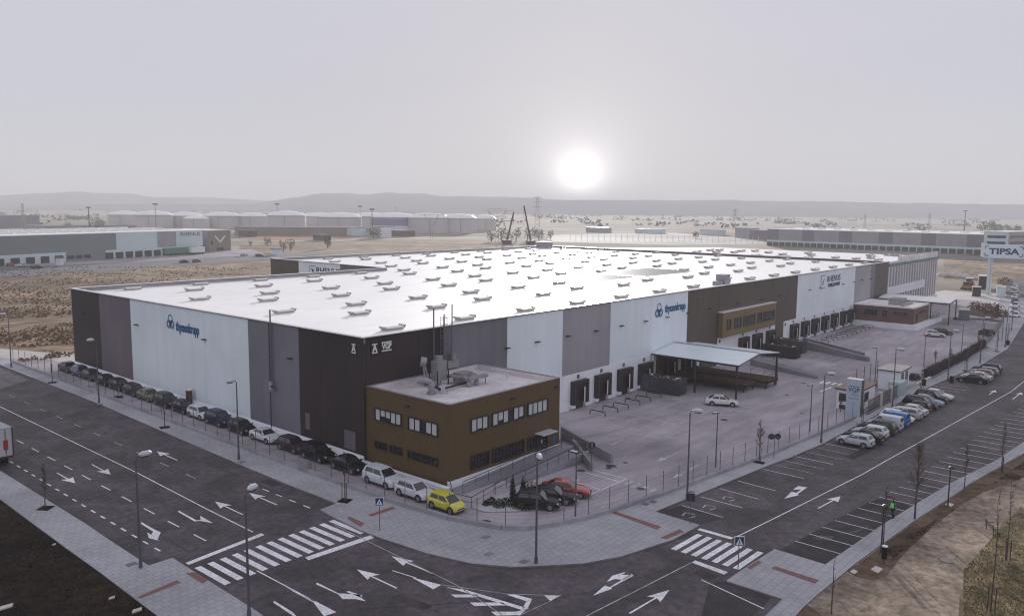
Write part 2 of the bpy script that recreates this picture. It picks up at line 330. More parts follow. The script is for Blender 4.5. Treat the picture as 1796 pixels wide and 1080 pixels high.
V3 = px([(1330, 1100), (1392, 1055), (1415, 1062), (1440, 1078), (1450, 1110)])
vg3 = drape('verge', V3, .09, vergem, kind='structure')
apron = drape('concrete_apron', [(-7.5, 88), (-1, 78)] + [(0, 71.2), (20, 73), (60, 73), (60, 78), (10, 80), (2, 84), (-4, 98)], .02, lightcon, kind='structure')
# ---- road paint: each mark is a part of the road (or yard)
def mark(name, pts, par=road, m=None, dz=.012): return drape(name, pts, dz, m or whitepaint, par)
def line(name, a, b, w, par=road, m=None, dz=.012):
    a, b = Vector(a[:2]), Vector(b[:2]); d = (b-a).normalized(); n = Vector((-d.y, d.x))*w/2
    return mark(name, [a-n, b-n, b+n, a+n], par, m, dz)
for k in range(13): x = -24.1+k*.995; mark('crossing_stripe', [(x, -14.2), (x+.5, -14.2), (x+.5, -10.1), (x, -10.1)])
for k in range(7): y = -34.35-k*.86; mark('crossing_stripe', [(2.0, y-.48), (6.4, y-.48), (6.4, y), (2.0, y)])
mark('stop_line', [(-24.1, -9.3), (-17.3, -8.6), (-17.3, -8.1), (-24.1, -8.8)])
mark('stop_line', px([(535, 977), (541, 982), (656, 943), (650, 938)]))
mark('stop_line', [(7.2, -33.9), (7.7, -33.9), (7.7, -36.9), (7.2, -36.9)]); mark('stop_line', px([(1219, 982), (1213, 986), (1270, 1007), (1277, 1003)]))
line('centre_line', (-17.1, 300), (-17.1, 14), .12); line('centre_line', (-17.1, 14), (-17.6, -7.4), .12)
line('centre_line', px([(450, 1000)])[0], px([(552, 1054)])[0], .1)
for a, b in (((7.7, -36.95), (13.8, -37.4)), ((13.8, -37.4), (40.9, -39.2)), ((40.9, -39.2), (90.4, -43)), ((90.4, -43), (130, -43.5))): line('centre_line', a, b, .12)
c0 = px([(1020, 1084), (1215, 985)]); line('centre_line', c0[0], c0[1], .08, m=wornpaint)
for k in range(38): y = -6.2+k*4.2; line('lane_dash', (-21.0+.004*k, y), (-21.0, y+1.9), .13)
for k in range(34): y = -5.4+k*1.92; line('bay_dash', (-24.3+.012*k, y), (-24.3+.012*k, y+.85), .16)
for k in range(22): y = 8+k*5.2; line('lane_dash', (-14.1, y), (-14.1, y+1.8), .1, m=wornpaint)
for k in range(5): y = -6.4+k*2.1; line('bay_dash', (-11.35, y), (-11.35, y+1.0), .13)
for a, b in (((587, 920), (800, 1025)), ((800, 1025), (900, 1090))):
    q = px([a, b]); line('lane_line', q[0], q[1], .07, m=wornpaint)
def arrow(tail, tip, par=road, w=.14, hw=.55, hl=1.9, m=None):
    a, b = [Vector(q) for q in px([tail, tip])]; d = (b-a).normalized(); n = Vector((-d.y, d.x)); c = b-d*hl
    mark('arrow', [a-n*w/2, c-n*w/2+d*.25, c-n*hw, b, c+n*hw, c+n*w/2+d*.25, a+n*w/2], par, m)
for tl, tp in (((311, 807), (275, 791)), ((161, 814), (194, 832)), ((100, 829), (132, 847)), ((426, 902), (377, 879)), ((486, 885), (437, 864)), ((759, 1005), (687, 975)), ((696, 1031), (626, 998)), ((1104, 1075), (1174, 1034)), ((1435, 891), (1474, 870))): arrow(tl, tp)
for tl, tp in (((1188, 794), (1152, 809)), ((1240, 808), (1180, 838)), ((1060, 888), (1010, 913)), ((1478, 632), (1462, 640)), ((1585, 633), (1571, 640))): arrow(tl, tp, yard, m=wornpaint, hw=.4)
for tl, tp in (((1776, 700), (1792, 688)), ((1735, 692), (1746, 684))): arrow(tl, tp, hw=.5)
mark('arrow', px([(314, 895), (345, 912), (352, 911), (351, 904), (374, 917), (350, 913), (341, 914), (312, 897)]))
mark('turn_arrow', px([(248, 915), (271, 928), (282, 933), (276, 946), (280, 948), (261, 943), (258, 933), (265, 937), (269, 932), (247, 918)]))
mark('turn_arrow', px([(556, 1021), (594, 1040), (632, 1042), (633, 1047), (642, 1054), (623, 1050), (601, 1050), (592, 1041), (554, 1024)]))
mark('turn_arrow', px([(607, 1037), (612, 1036), (636, 1044), (632, 1047)]))
mark('turn_arrow', px([(481, 1053), (512, 1072), (520, 1080), (515, 1080), (479, 1056)]))
mark('turn_arrow', px([(1108, 1006), (1111, 1009), (1072, 1030), (1073, 1032), (1040, 1044), (1061, 1026), (1069, 1029)]))
mark('turn_arrow', px([(1095, 1003), (1097, 1004), (1089, 1007), (1108, 1008), (1094, 1016), (1078, 1015), (1064, 1020), (1074, 1009)]))
mark('turn_arrow', px([(1416, 854), (1399, 866), (1401, 868), (1376, 874), (1388, 862), (1397, 864), (1405, 858), (1391, 858), (1400, 852)]))
q = px([(688, 1000), (730, 1013)]); line('lane_line', q[0], q[1], .1)
mark('chevron_bar', px([(722, 1012), (774, 1025), (760, 1033)]))
mark('chevron_bar', px([(500, 1029), (552, 1053), (590, 1073), (568, 1080), (550, 1056)]))
mark('chevron_bar', px([(782, 1029), (818, 1034), (928, 1067), (918, 1070), (838, 1045)]))
mark('chevron_bar', px([(791, 1042), (838, 1042), (835, 1047), (798, 1047)]))
mark('chevron_bar', px([(824, 1056), (882, 1056), (888, 1061), (832, 1062)]))
mark('chevron_bar', px([(861, 1072), (905, 1072), (925, 1067), (912, 1078), (870, 1079)]))
mark('chevron_bar', px([(933, 1050), (926, 1065), (916, 1066), (924, 1053)]))
mark('chevron_bar', px([(888, 1042), (903, 1042), (934, 1050), (924, 1054)]))
mark('chevron_bar', px([(954, 1043), (983, 1044), (965, 1053)]))
for a, b in (((774, 1025), (890, 1041)), ((890, 1041), (985, 1044)), ((900, 1084), (968, 1052))): q = px([a, b]); line('lane_line', q[0], q[1], .06, m=wornpaint)
# parking bays along the right street
for a, b in (((1196, 886), (1268, 907)), ((1230, 871), (1302, 890)), ((1262, 856), (1331, 875)), ((1294, 843), (1360, 860))): q = px([a, b]); line('bay_line', q[0], q[1], .1)
for k in range(26):
    x = 28.2+k*2.45
    line('bay_line', (x, -30.6-.02*(x-30)), (x-.1, -35.0-.045*(x-30)), .1, m=wornpaint if k % 3 else whitepaint)
for k in range(3):
    c = G(*((1207, 903), (1243, 889), (1277, 874))[k])
    mk = [line('accessible_symbol', (c.x-.5, c.y+.3), (c.x+.4, c.y+.5), .12, m=wornpaint), line('accessible_symbol', (c.x+.4, c.y+.5), (c.x+.6, c.y-.3), .12, m=wornpaint), line('accessible_symbol', (c.x-.6, c.y-.4), (c.x+.2, c.y-.6), .12, m=wornpaint)]
for k in range(34):
    x = 10.6+k*2.42
    line('bay_line', (x, -40.6-.095*(x-8)+.0003*(x-8)**2), (x-.1, -44.7-.085*(x-8)), .1)
for a, b in (((1230, 1016), (1340, 1067)),): q = px([a, b]); line('bay_line', q[0], q[1], .1)
q = px([(1238, 1032), (1333, 1071)])
patch_m = mat('dark_bay_asphalt', (.055, .050, .054), .8, .2, 2, stain=.3)
mark('bay_surface', px([(1362, 967), (1447, 993), (1466, 978), (1552, 920), (1596, 888), (1560, 868), (1524, 880)]), road, patch_m, .005)
mark('bay_surface', px([(1245, 1022), (1278, 1018), (1350, 1047), (1349, 1052), (1318, 1080), (1230, 1080)]), road, patch_m, .005)
mark('bay_surface', px([(1152, 899), (1225, 920), (1268, 908), (1196, 886)]), road, patch_m, .005)
# tactile red strips, manholes and covers
for q in ([(240, 1050), (247, 1052), (318, 1024), (310, 1020)], [(325, 1007), (342, 1006), (365, 1020), (355, 1026)], [(645, 905), (652, 908), (694, 894), (688, 890)], [(608, 911), (614, 908), (640, 920), (632, 926)],
          [(1071, 901), (1080, 899), (1160, 926), (1152, 931)], [(1158, 945), (1192, 930), (1200, 935), (1168, 948)], [(1352, 999), (1359, 995), (1437, 1020), (1429, 1026)], [(1310, 997), (1330, 985), (1336, 988), (1316, 1001)]):
    q = px(q); drape('tactile_strip', q, .137, redtile, pave if q[0][0] > -15 and q[0][1] > -35 else (pave2 if q[0][0] < -15 else pave3))
def disc(cx, cy, r, n=10): return [(cx+r*math.cos(2*math.pi*k/n), cy+r*math.sin(2*math.pi*k/n)) for k in range(n)]
def rect(cx, cy, a, b): return [(cx-a, cy-b), (cx+a, cy-b), (cx+a, cy+b), (cx-a, cy+b)]
for u, v in ((852, 944), (857, 974), (919, 987), (231, 992), (1145, 882), (1132, 886), (1212, 865), (175, 711), (425, 812), (173, 657)):
    c = G(u, v); drape('service_cover', rect(c.x, c.y, .38, .3), .138, kerbm, pave2 if c.x < -20 else pave)
for u, v, r in ((852, 915, .45), (1019, 825, .45), (1072, 817, .6), (1067, 821, .35), (1097, 811, .3), (1124, 857, .45), (1101, 698, .4), (1270, 736, .5), (1407, 725, .3), (1410, 672, .4), (1380, 693, .3), (1572, 613, .4)):
    c = G(u, v); drape('manhole_cover', disc(c.x, c.y, r), .022, dark, yard)
for u, v in ((510, 995), (308, 993)): c = G(u, v); drape('manhole_cover', disc(c.x, c.y, .45), .014, dark, road)
for u, v in ((475, 846),): c = G(u, v); drape('drain_grate', rect(c.x, c.y, .5, 1.1), .014, dark, road)
c = G(1660, 984); drape('manhole_cover', disc(c.x, c.y, .5), .1, kerbm, park)
tar = mat('tar_seam', (.022, .020, .021), .6, .2, 4)
for a, b, w_ in (((-11.2, 70), (-11.0, -5), .14), ((-15.6, 60), (-15.9, -7), .08), ((-19.1, 45), (-19.3, -7.5), .10), ((-22.6, 50), (-22.9, -7.5), .12), ((12, -35.9), (60, -38.5), .09), ((60, -38.5), (110, -40), .09), ((10, -41), (40, -42.6), .08), ((-9, -33.5), (1.5, -37), .07), ((-20, -24), (-9, -33.5), .08)): line('tar_seam', a, b, w_, m=tar, dz=.010)
for q in ([(1230, 995), (1262, 1010), (1245, 1018), (1215, 1004)], [(700, 1040), (760, 1062), (740, 1070), (682, 1048)], [(1480, 800), (1530, 778), (1545, 783), (1496, 806)]): drape('asphalt_patch', px(q), .007, mat('patch_asphalt', (.066, .055, .060), .8, .2, 2, stain=.3), road)
# stains of oil and water on the asphalt
oil = mat('oil_stain', (.014, .013, .014), .5, .2, 3)
for q in ([(1426, 942), (1440, 938), (1462, 940), (1458, 947), (1434, 946)], [(1466, 938), (1500, 930), (1528, 919), (1502, 934)], [(260, 993), (268, 990), (266, 996)]): drape('oil_stain', px(q), .009, oil, road)
# yard paint
for k, x in enumerate((33.2, 36, 39, 42, 45, 48, 51, 54)):
    line('bay_line', (x, -6.0), (x-.5, -17.5), .15, yard, wornpaint, .016); line('bay_line', (x-.6, -17.5), (x+.9, -17.6), .13, yard, wornpaint, .016)
for a, b in (((1009, 845), (1052, 858)), ((1036, 823), (1100, 840)), ((1026, 828), (1085, 844)), ((1020, 862), (1032, 867)), ((965, 898), (1100, 839)), ((925, 892), (1016, 840)), ((1070, 780), (1093, 771)), ((1160, 746), (1178, 734)), ((1192, 742), (1212, 733)), ((1115, 775), (1138, 763)), ((1230, 727), (1248, 719)), ((1400, 652), (1520, 640)), ((1360, 660), (1420, 668)), ((1505, 668), (1540, 655))):
    q = px([a, b]); line('bay_line', q[0], q[1], .12, yard, wornpaint if a[0] > 1050 else whitepaint, .016)
for k in range(4): u, v = 1092+k*13.5, 849+k*4.6; mark('crossing_stripe', px([(u, v), (u+15, v-7), (u+21, v-5), (u+6, v+2)]), yard, wornpaint, .016)
for k in range(6): u, v = 1436+k*10.4, 671+k*1.3; mark('crossing_stripe', px([(u, v), (u+8, v-3), (u+12, v-2), (u+4, v+1.5)]), yard, whitepaint, .016)
for a, b in (((1438, 687), (1458, 679)),): q = px([a, b]); line('lane_line', q[0], q[1], .3, yard)
for k in range(9): u0, v0 = 1530+k*12, 604-k*1.5; q = px([(u0, v0), (u0+9, v0-4)]); line('lane_dash', q[0], q[1], .16, yard, wornpaint, .016)
# ------------------------------------------------------------------ main warehouse
H = 13.0; L = 176.9; WD = 71.0; XN = 64.7; W2 = 114.9
wh = thing('warehouse', 'huge white-roofed distribution warehouse with striped brown, grey and white wall panels', 'warehouse')
core = MB(); core.prism([(.3, .3), (L-.3, .3), (L-.3, W2-.3), (XN+.3, W2-.3), (XN+.3, WD-.3), (.3, WD-.3)], -1.5, 12.2); core.build('core', dark, wh)
rf = MB(); rf.prism([(.25, .25), (L-.25, .25), (L-.25, W2-.25), (XN+.25, W2-.25), (XN+.25, WD-.25), (.25, WD-.25)], 12.22, 12.45); rf.build('roof', roofm, wh)
def FR(o, d, n):                             # facade frame: a along the wall, b outward, z up
    o, d, n = Vector(o), Vector(d), Vector(n)
    return lambda p: o + d*p.x + n*p.y + Vector((0, 0, p.z))
FL = FR((0, 0, 0), (0, 1, 0), (-1, 0, 0)); FD = FR((0, 0, 0), (1, 0, 0), (0, -1, 0)); FN = FR((XN, 0, 0), (0, 1, 0), (-1, 0, 0))
def panel(T, a0, a1, z0, z1, m, b=0, par=wh, name='wall_panel', th=.25):
    k = MB(T); k.box(a0+.02, a1-.02, b-th, b, z0, z1); return k.build(name, m, par)
# left facade panels (y from the near corner), dock facade panels (x from the near corner)
for a0, a1, m in ((.35, 7.2, dbrown_p), (7.2, 11, dbrown_p), (11, 16.8, mgrey_p), (16.8, 21, mgrey_p), (21, 31, white_p), (31, 41, white_p), (41, 51, white_p), (51, 61, plum_p), (61, 70.9, dbrown_p)): panel(FL, a0, a1, gz(0, a0)-1, H, m)
k = MB(); k.box(-.02, .33, -.02, .33, -1, H); k.build('corner_post', dbrown_p, wh)
for a0, a1, m in ((.35, 7.6, dbrown_p), (7.6, 11.4, mat('recess_panel', (.022, .016, .018), .6)), (11.4, 22.3, mgrey_p), (22.3, 33.6, white_p), (33.6, 44.9, lgrey_p), (44.9, 56, white_p), (56, 67.6, white_p), (67.6, 73, brown_p), (73, 79, brown_p), (79, 90, brown_p), (90, 102, brown_p), (102, 114.4, brown_p),
                 (114.4, 126, white_p), (126, 138, white_p), (138, 150.4, white_p), (150.4, 162.5, lgrey_p), (162.5, 165.8, mgrey_p), (165.8, 176.8, brown_p)):
    panel(FD, a0, a1, 3.9 if 17 < a0 and a0 < 149 and a0 not in (73, 102) else -1.6, H, m)
for a0, a1, m in ((71.3, 87, plum_p), (87, 103, white_p), (103, 114.8, brown_p)): panel(FN, a0, a1, 0, H, m)
panel(FD, 102, 103.6, -1.6, 3.9, band_p, .06)
# back walls
k = MB(); k.box(.02, XN, WD-.2, WD, -.5, H); k.box(XN+.02, L, W2-.2, W2, -.5, H); k.build('rear_wall', lgrey_p, wh)
k = MB(); k.box(L-.2, L, .1, W2-.1, -1.5, H); k.build('end_wall', brown_p, wh)
# dock wall band, door by door
docks = [37.2, 42.8, 48.6, 54.3, 62.0, 67.6, 88.9, 94.8, 101.0, 112.9, 118.9, 124.7, 130.7, 136.7, 142.8, 148.4]
edges_ = [17.2, 22.3, 33.6, 40, 45.7, 51.4, 57.5, 65, 72.6]
for a0, a1 in zip(edges_[:-1], edges_[1:]): panel(FD, a0, a1, -1.6, 3.92, band_p, .05)
edges_ = [78.7, 86, 91.9, 97.9, 102]
for a0, a1 in zip(edges_[:-1], edges_[1:]): panel(FD, a0, a1, -1.6, 3.92, band_p, .05)
edges_ = [107.9, 115.9, 121.8, 127.7, 133.7, 139.7, 145.6, 150.3]
for a0, a1 in zip(edges_[:-1], edges_[1:]): panel(FD, a0, a1, -1.6, 3.92, band_p, .05)
# parapet inner faces and copings
def coping_run(a, b, name='coping'):
    k = MB(); a, b = Vector((*a, H+.05)), Vector((*b, H+.05)); k.bar(a, b, .5, .1); k.bar(a-Vector((0, 0, .09)), b-Vector((0, 0, .09)), .44, .06, 1); k.bar(a-Vector((0, 0, .40)), b-Vector((0, 0, .40)), .06, .5, 2)
    return k.build(name, [coping, dark, lgrey_p], wh)
for a, b in (((.06, -.2), (.06, WD+.2)), ((.3, .06), (L, .06)), ((0, WD-.05), (XN, WD-.05)), ((XN+.05, WD), (XN+.05, W2)), ((XN, W2-.05), (L, W2-.05)), ((L-.05, 0), (L-.05, W2))): coping_run(a, b)
# plinth kerb at the foot of the left wall: sloping bright concrete
for y0, y1 in ((.02, 11), (11, 31), (31, 51), (51, 70.9)):
    k = MB(); a = [k.v((x, y, gz(0, y)+z)) for y in (y0, y1-.03) for x, z in ((-.75, -.3), (-.75, .12), (-.1, .72), (0.1, .72), (.1, -.3))]
    k.f(a[:5][::-1]); k.f(a[5:])
    for i in range(5): j = (i+1) % 5; k.f([a[i], a[j], a[5+j], a[5+i]])
    k.build('plinth', band_p, wh)
k = MB(); k.box(-.6, -.05, -12.5, .0, -.3, .35); k.build('plinth', band_p, wh)
# dock doors
def dock(x, n):
    d = MB(FD); w, top = 1.72, 2.95
    d.box(x-w, x+w, .05, .75, 2.55, top); d.box(x-w, x-w+.42, .05, .75, -.25, 2.55); d.box(x+w-.42, x+w, .05, .75, -.25, 2.55)
    o = d.build('dock_door', dark, wh)
    e = MB(FD); e.box(x-w+.42, x-w+.85, .62, .70, -.1, 2.55); e.box(x+w-.85, x+w-.42, .62, .70, -.1, 2.55); e.box(x-w+.42, x+w-.42, .60, .68, 1.75, 2.55); e.build('curtain', dockbr, o)
    g = MB(FD); g.box(x-w+.42, x+w-.42, .06, .12, .1, 2.5); g.build('door_leaf', dockbr, o)
    l = MB(FD); l.box(x-1.1, x+1.1, .05, .55, -.05, .1); l.box(x-1.1, x+1.1, .06, .14, -1.2, -.1, 0); l.build('leveller', dark, o)
    for xa, xb in ((x-w-.15, x-1.15), (x+1.15, x+w+.15)): MB(FD).box(xa, xb, .05, .55, -.75, -.27).build('bumper', band_p, o)
    p = MB(FD); p.box(x+.55, x+.75, .72, .78, -.1, 2.0); p.build('strip_light', whitel, o)
    s = MB(FD); s.box(x-.28, x+.28, .052, .09, 3.15, 3.65); s.build('dock_number_plate', navyl, o)
    t = MB(FD); t.box(x-.16, x+.16, .092, .1, 3.37, 3.43); t.build('plate_mark', whitel, o)
for n, x in enumerate(docks): dock(x, n)
for x in (79.6, 108.7):
    s = MB(FD); s.box(x-.28, x+.28, .052, .09, 3.0, 3.55); s.build('dock_number_plate', navyl, wh)
# personnel door beside the canopy
k = MB(FD); k.box(58.3, 60.4, .05, .09, -1.0, 3.7); k.build('brown_door', timber, wh)
# ochre office bay projecting from the brown part of the wall
k = MB(FD); k.box(78.6, 101.4, .06, 1.0, 4.0, 8.4); oc = k.build('office_bay', ochre, wh)
k = MB(FD); k.box(78.5, 101.5, 0, 1.1, 8.4, 8.52); k.build('bay_coping', coping, oc)
for a0, a1 in ((80.3, 81.5), (83.2, 85.6), (87, 91.5), (93, 94.6), (95.6, 100.4)):
    k = MB(FD); k.box(a0, a1, 1.0, 1.05, 5.3, 7.0); w_ = k.build('window', glass, oc)
    k = MB(FD); k.box(a0-.1, a1+.1, 1.0, 1.14, 7.0, 7.1); k.box(a0-.1, a0, 1.0, 1.14, 5.2, 7.1); k.box(a1, a1+.25, 1.0, 1.14, 5.2, 7.1); k.box(a0, a1, 1.0, 1.14, 5.2, 5.3)
    n = int((a1-a0)/1.1)
    for i in range(1, n): xx = a0+(a1-a0)*i/n; k.box(xx-.03, xx+.03, 1.03, 1.09, 5.3, 7)
    k.build('window_frame', brown_p, w_)
# wall lamps
for u, v in ((146, 549), (241, 569), (360, 595), (511, 628)):
    P = onX(u, v, 0); k = MB(); k.box(-.45, -.0, P.y-.3, P.y+.3, P.z-.06, P.z+.06); k.build('wall_lamp', dark, wh)
for u, v in ((888, 610), (941, 599), (995, 589), (1044, 580), (1089, 571), (1131, 563), (1169, 556), (1205, 549), (1244, 541), (1294, 532), (1335, 525), (1367, 518), (1419, 508), (1438, 505), (1459, 501), (1478, 498), (1497, 494), (1511, 491), (1526, 489), (1542, 486)):
    P = onY(u, v, 0); k = MB(); k.box(P.x-.32, P.x+.32, -.45, 0, P.z-.06, P.z+.06); k.build('wall_lamp', dark, wh)
# roof skylights: 30 staggered columns
def skylight_tree():
    b = MB(); b.prism([(-1.5, -.62), (1.5, -.62), (1.5, .62), (-1.5, .62)], 0, .34)
    r = b.build('skylight', curb, wh)
    d = MB()
    for i in range(4):
        pass
    ys = [-.68, -.4, 0, .4, .68]; zs = [.36, .46, .50, .46, .36]; A = [d.v((-1.56, y, z)) for y, z in zip(ys, zs)]; B = [d.v((1.56, y, z)) for y, z in zip(ys, zs)]
    for i in range(4): d.f([A[i], B[i], B[i+1], A[i+1]])
    d.f(A[::-1]); d.f(B); a0 = [d.v((x, y, .33)) for x, y in ((-1.56, -.68), (1.56, -.68), (1.56, .68), (-1.56, .68))]; d.f(a0[::-1])
    d.f([a0[0], a0[1], B[0], A[0]]); d.f([a0[3], a0[2], B[4], A[4]])
    d.build('dome', skyl, r)
    for s in (-1, 1):
        w = MB(); q = [w.v((s*x, y, z)) for x in (1.62, 1.65) for y, z in ((-.7, .2), (.7, .2))]+[w.v((s*x, y, .60)) for x in (1.86, 1.89) for y in (-.72, .72)]
        for f_ in ((0, 1, 5, 4), (2, 3, 7, 6), (4, 5, 7, 6), (0, 1, 3, 2), (0, 2, 6, 4), (1, 3, 7, 5)): w.f([q[i] for i in f_])
        w.build('wind_deflector', curb, r)
    return r
sk0 = None; nsk = 0
for i in range(29):
    x = 8.3+i*5.86; y = 5.2 if i % 2 else 15.7 - 10.5*0
    if i % 2 == 0: y = 4.9
    else: y = 15.6
    while y < W2-4:
        if (x > XN+3 or y < WD-3) and y > 3 and not (72 < x < 112 and 21 < y < 35):
            jx = (noise.noise(Vector((i, y, 0))))*.6
            if sk0 is None: sk0 = skylight_tree(); c = sk0
            else: c = copy_tree(sk0, parent=wh)
            c.location = (x+jx, y+2.2*(i % 4 == 1), 12.45); c.scale = (.80, .86, .82); nsk += 1
        y += 21.0 if True else 0
# photovoltaic-like grey fields on the roof
for x0, x1, y0, y1 in ((73, 88, 23, 32.5), (92, 111, 22.5, 34)):
    for j in range(8):
        k = MB(); ya = y0+(y1-y0)*j/8; k.poly([(x0, ya, 12.62), (x1, ya, 12.62), (x1, ya+(y1-y0)/8-.25, 12.80), (x0, ya+(y1-y0)/8-.25, 12.80)]); k.poly([(x0, ya, 12.6), (x1, ya, 12.6), (x1, ya+(y1-y0)/8-.25, 12.78), (x0, ya+(y1-y0)/8-.25, 12.78)])
        k.build('roof_strip', mgrey_p, wh)
# little plant on the roof edge, lifelines and bits
P = onY(1268, 492, 4); k = MB(); k.box(P.x-.9, P.x+1.3, 3.2, 5, 12.45, 14.3); k.box(P.x-3, P.x-1, 3.4, 4.6, 12.45, 13.2); k.build('roof_cabinet', greym, wh)
P = G(955, 432, 13); k = MB(); k.box(P.x-2, P.x+2, P.y-2, P.y+2, 12.45, 14.6); k.build('roof_cabinet', greym, wh)
P = G(1175, 478, 12.5)
for x, y in ((88, 4.5), (91, 4.2), (93.5, 5)): k = MB(); k.tube([(x, y, 12.5), (x, y, 13.1), (x+.5, y, 13.3)], .12); k.build('vent_pipe', greym, wh)
for i in range(24):
    x = 8+i*7; k = MB(); k.tube([(x, 113, 12.4), (x, 113, 13.9)], .07, 4)
    if i > 8: k.build('lightning_post', greym, wh)
# stacks and pipes climbing the walls
def pipe(pts, r, m=steel, par=wh, name='flue_pipe', n=8): return MB().tube(pts, r, n).build(name, m, par)
pipe([(-.25, 16.0, 14.5), (-.25, 16.0, 6.2)], .09); pipe([(-.25, 16.3, 12.9), (-.25, 16.3, .5)], .05, dark, name='downpipe')
k = MB(); k.tube([(-.45, 16, 6.2), (-.45, 15.7, 5.8)], .28); k.tube([(-.3, 16.2, 5.6), (-.8, 15.2, 5.4)], .2); k.build('flue_fitting', greym, wh)
pipe([(9.55, -.35, 15.2), (9.55, -.35, 9.0), (9.9, -.6, 8.9), (9.9, -.9, 7.4)], .08)
pipe([(12.4, -.35, 15.4), (12.4, -.35, 9.6)], .07); pipe([(11.2, -.3, 14.4), (11.2, -.3, 8.2)], .07)
k = MB(); k.tube([(12.4, -.55, 9.9), (12.4, -.55, 9.2)], .35, 10); k.build('flue_fitting', greym, wh)
lad = MB()
for x in (10.6, 11.05): lad.tube([(x, -.35, 8.3), (x, -.35, 14.2)], .03, 4)
for i in range(19): lad.tube([(10.6, -.35, 8.4+i*.3), (11.05, -.35, 8.4+i*.3)], .018, 4)
for i in range(7): z = 9.6+i*.75; lad.tube([(10.5, -.35, z), (10.55, -.95, z), (10.85, -1.15, z), (11.1, -.95, z), (11.15, -.35, z)], .022, 4, cap=False)
for x in (10.6, 10.85, 11.05): lad.tube([(x, -1.0, 9.6), (x, -1.0, 14.1)], .018, 4)
lad.build('caged_ladder', steel, wh)
k = MB(); k.box(11.7, 13.4, -.45, -.02, 8.2, 9.1); k.build('meter_box', greym, wh)
for x in (645.0,): pass
k = MB(FD); k.box(.38, .44, 0, .03, 0, 12.9); k.build('cable_trunking', dark, wh)
# corner plates
k = MB(); k.box(-.06, 0, 2.3-.75, 2.3+.55, 10.5, 12.5)
def plate_l(T, a0, a1, z0, z1, txt, flip, size):
    k = MB(T); k.box(a0, a1, .0, .06, z0, z1); s = k.build('sign_plate', mat('sign_black', (.008, .007, .009), .5), wh)
    k = MB(T); c = (a0+a1)/2; w = (a1-a0)*.36; k.box(c-w, c+w, .062, .08, z1-.38, z1-.26); k.box(c-w, c+w, .062, .08, z0+.24, z0+.36); k.build('sign_bar', whitel, s)
    p = T(Vector((c, .07, (z0+z1)/2-.02))); lettering('sign_text', txt, size, whitel, s, p, (R(90), 0, R(-90) if flip else 0), .8, .03)
k = None
plate_l(FL, 1.0, 1.9, 11.0, 12.5, 'A', True, 1.15); plate_l(FD, .95, 1.95, 11.0, 12.5, 'A', False, 1.15); plate_l(FD, 2.1, 4.0, 11.05, 12.55, 'VGP', False, .85)
def ringlogo(T, a, z, r, m, s=1):
    # three interlocking rings inside a circle-topped triangle form
    k = MB(T)
    def ring(ca, cz, rad, w, n=22):
        for i in range(n):
            t0, t1 = 2*math.pi*i/n, 2*math.pi*(i+1)/n
            q = [(ca+rad*math.cos(t), .05, cz+rad*math.sin(t)) for t in (t0, t1)]+[(ca+(rad-w)*math.cos(t), .05, cz+(rad-w)*math.sin(t)) for t in (t1, t0)]
            k.poly(q)
    ring(a, z+r*.42, r*.58, r*.13); ring(a-s*r*.42, z-r*.32, r*.58, r*.13); ring(a+s*r*.42, z-r*.32, r*.58, r*.13)
    for dx in (-.5, 0, .5): ring(a+dx*r, z-r*.33, r*.36, r*.1)
    return k.build('logo_rings', m, wh)
def wordmark(T, a, z, size, txt, m, flip, sx=.9, bold=.03, name='lettering'):
    p = T(Vector((a, .05, z))); return lettering(name, txt, size, m, wh, p, (R(90), 0, R(-90) if flip else 0), sx, bold)
ringlogo(FL, 39.5, 10.8, 1.0, bluel); wordmark(FL, 35.1, 10.35, 1.75, 'thyssenkrupp', bluel, True, .62, .04)
ringlogo(FD, 58.4, 10.55, 1.15, bluel); wordmark(FD, 63.5, 10.65, 1.75, 'thyssenkrupp', bluel, False, .70, .04)
# RHENUS on the dock side and on the inner gable
wordmark(FD, 135.7, 11.0, 1.9, 'RHENUS', navyl, False, 1.2, .0); wordmark(FD, 136, 9.6, 1.05, 'HOME DELIVERY', navyl, False, 1.0)
k = MB(FD)
for z in (9.2, 12.0): k.box(127.8, 130.6, .01, .04, z-.06, z+.06)
k.box(127.7, 127.9, .01, .04, 9.2, 12)
k.poly([(128.3, .05, 9.8), (129.1, .05, 10.1), (129.9, .05, 11.5), (129.2, .05, 10.9)]); k.build('logo_mark', plum_p, wh)
wordmark(FN, 91.5, 11.0, 2.1, 'RHENUS', navyl, True, 1.15); k = MB(FN)
k.box(96.2, 98.6, .01, .04, 10.1, 10.2); k.box(96.2, 98.6, .01, .04, 12.0, 12.1); k.box(98.5, 98.6, .01, .04, 10.1, 12.1); k.poly([(96.6, .05, 10.4), (97.4, .05, 10.5), (98, .05, 11.6), (97.2, .05, 11.3)]); k.build('logo_mark', navyl, wh)
for k_ in ((1.6, 3.8, .1, 1.75), (9.4, 10.6, .9, 2.4)):
    k = MB(FL); k.box(k_[0]-.2, k_[1]-.6, 0, .06, k_[2]+.9, k_[3]+1.2); k.build('wall_hatch', plum_p, wh)
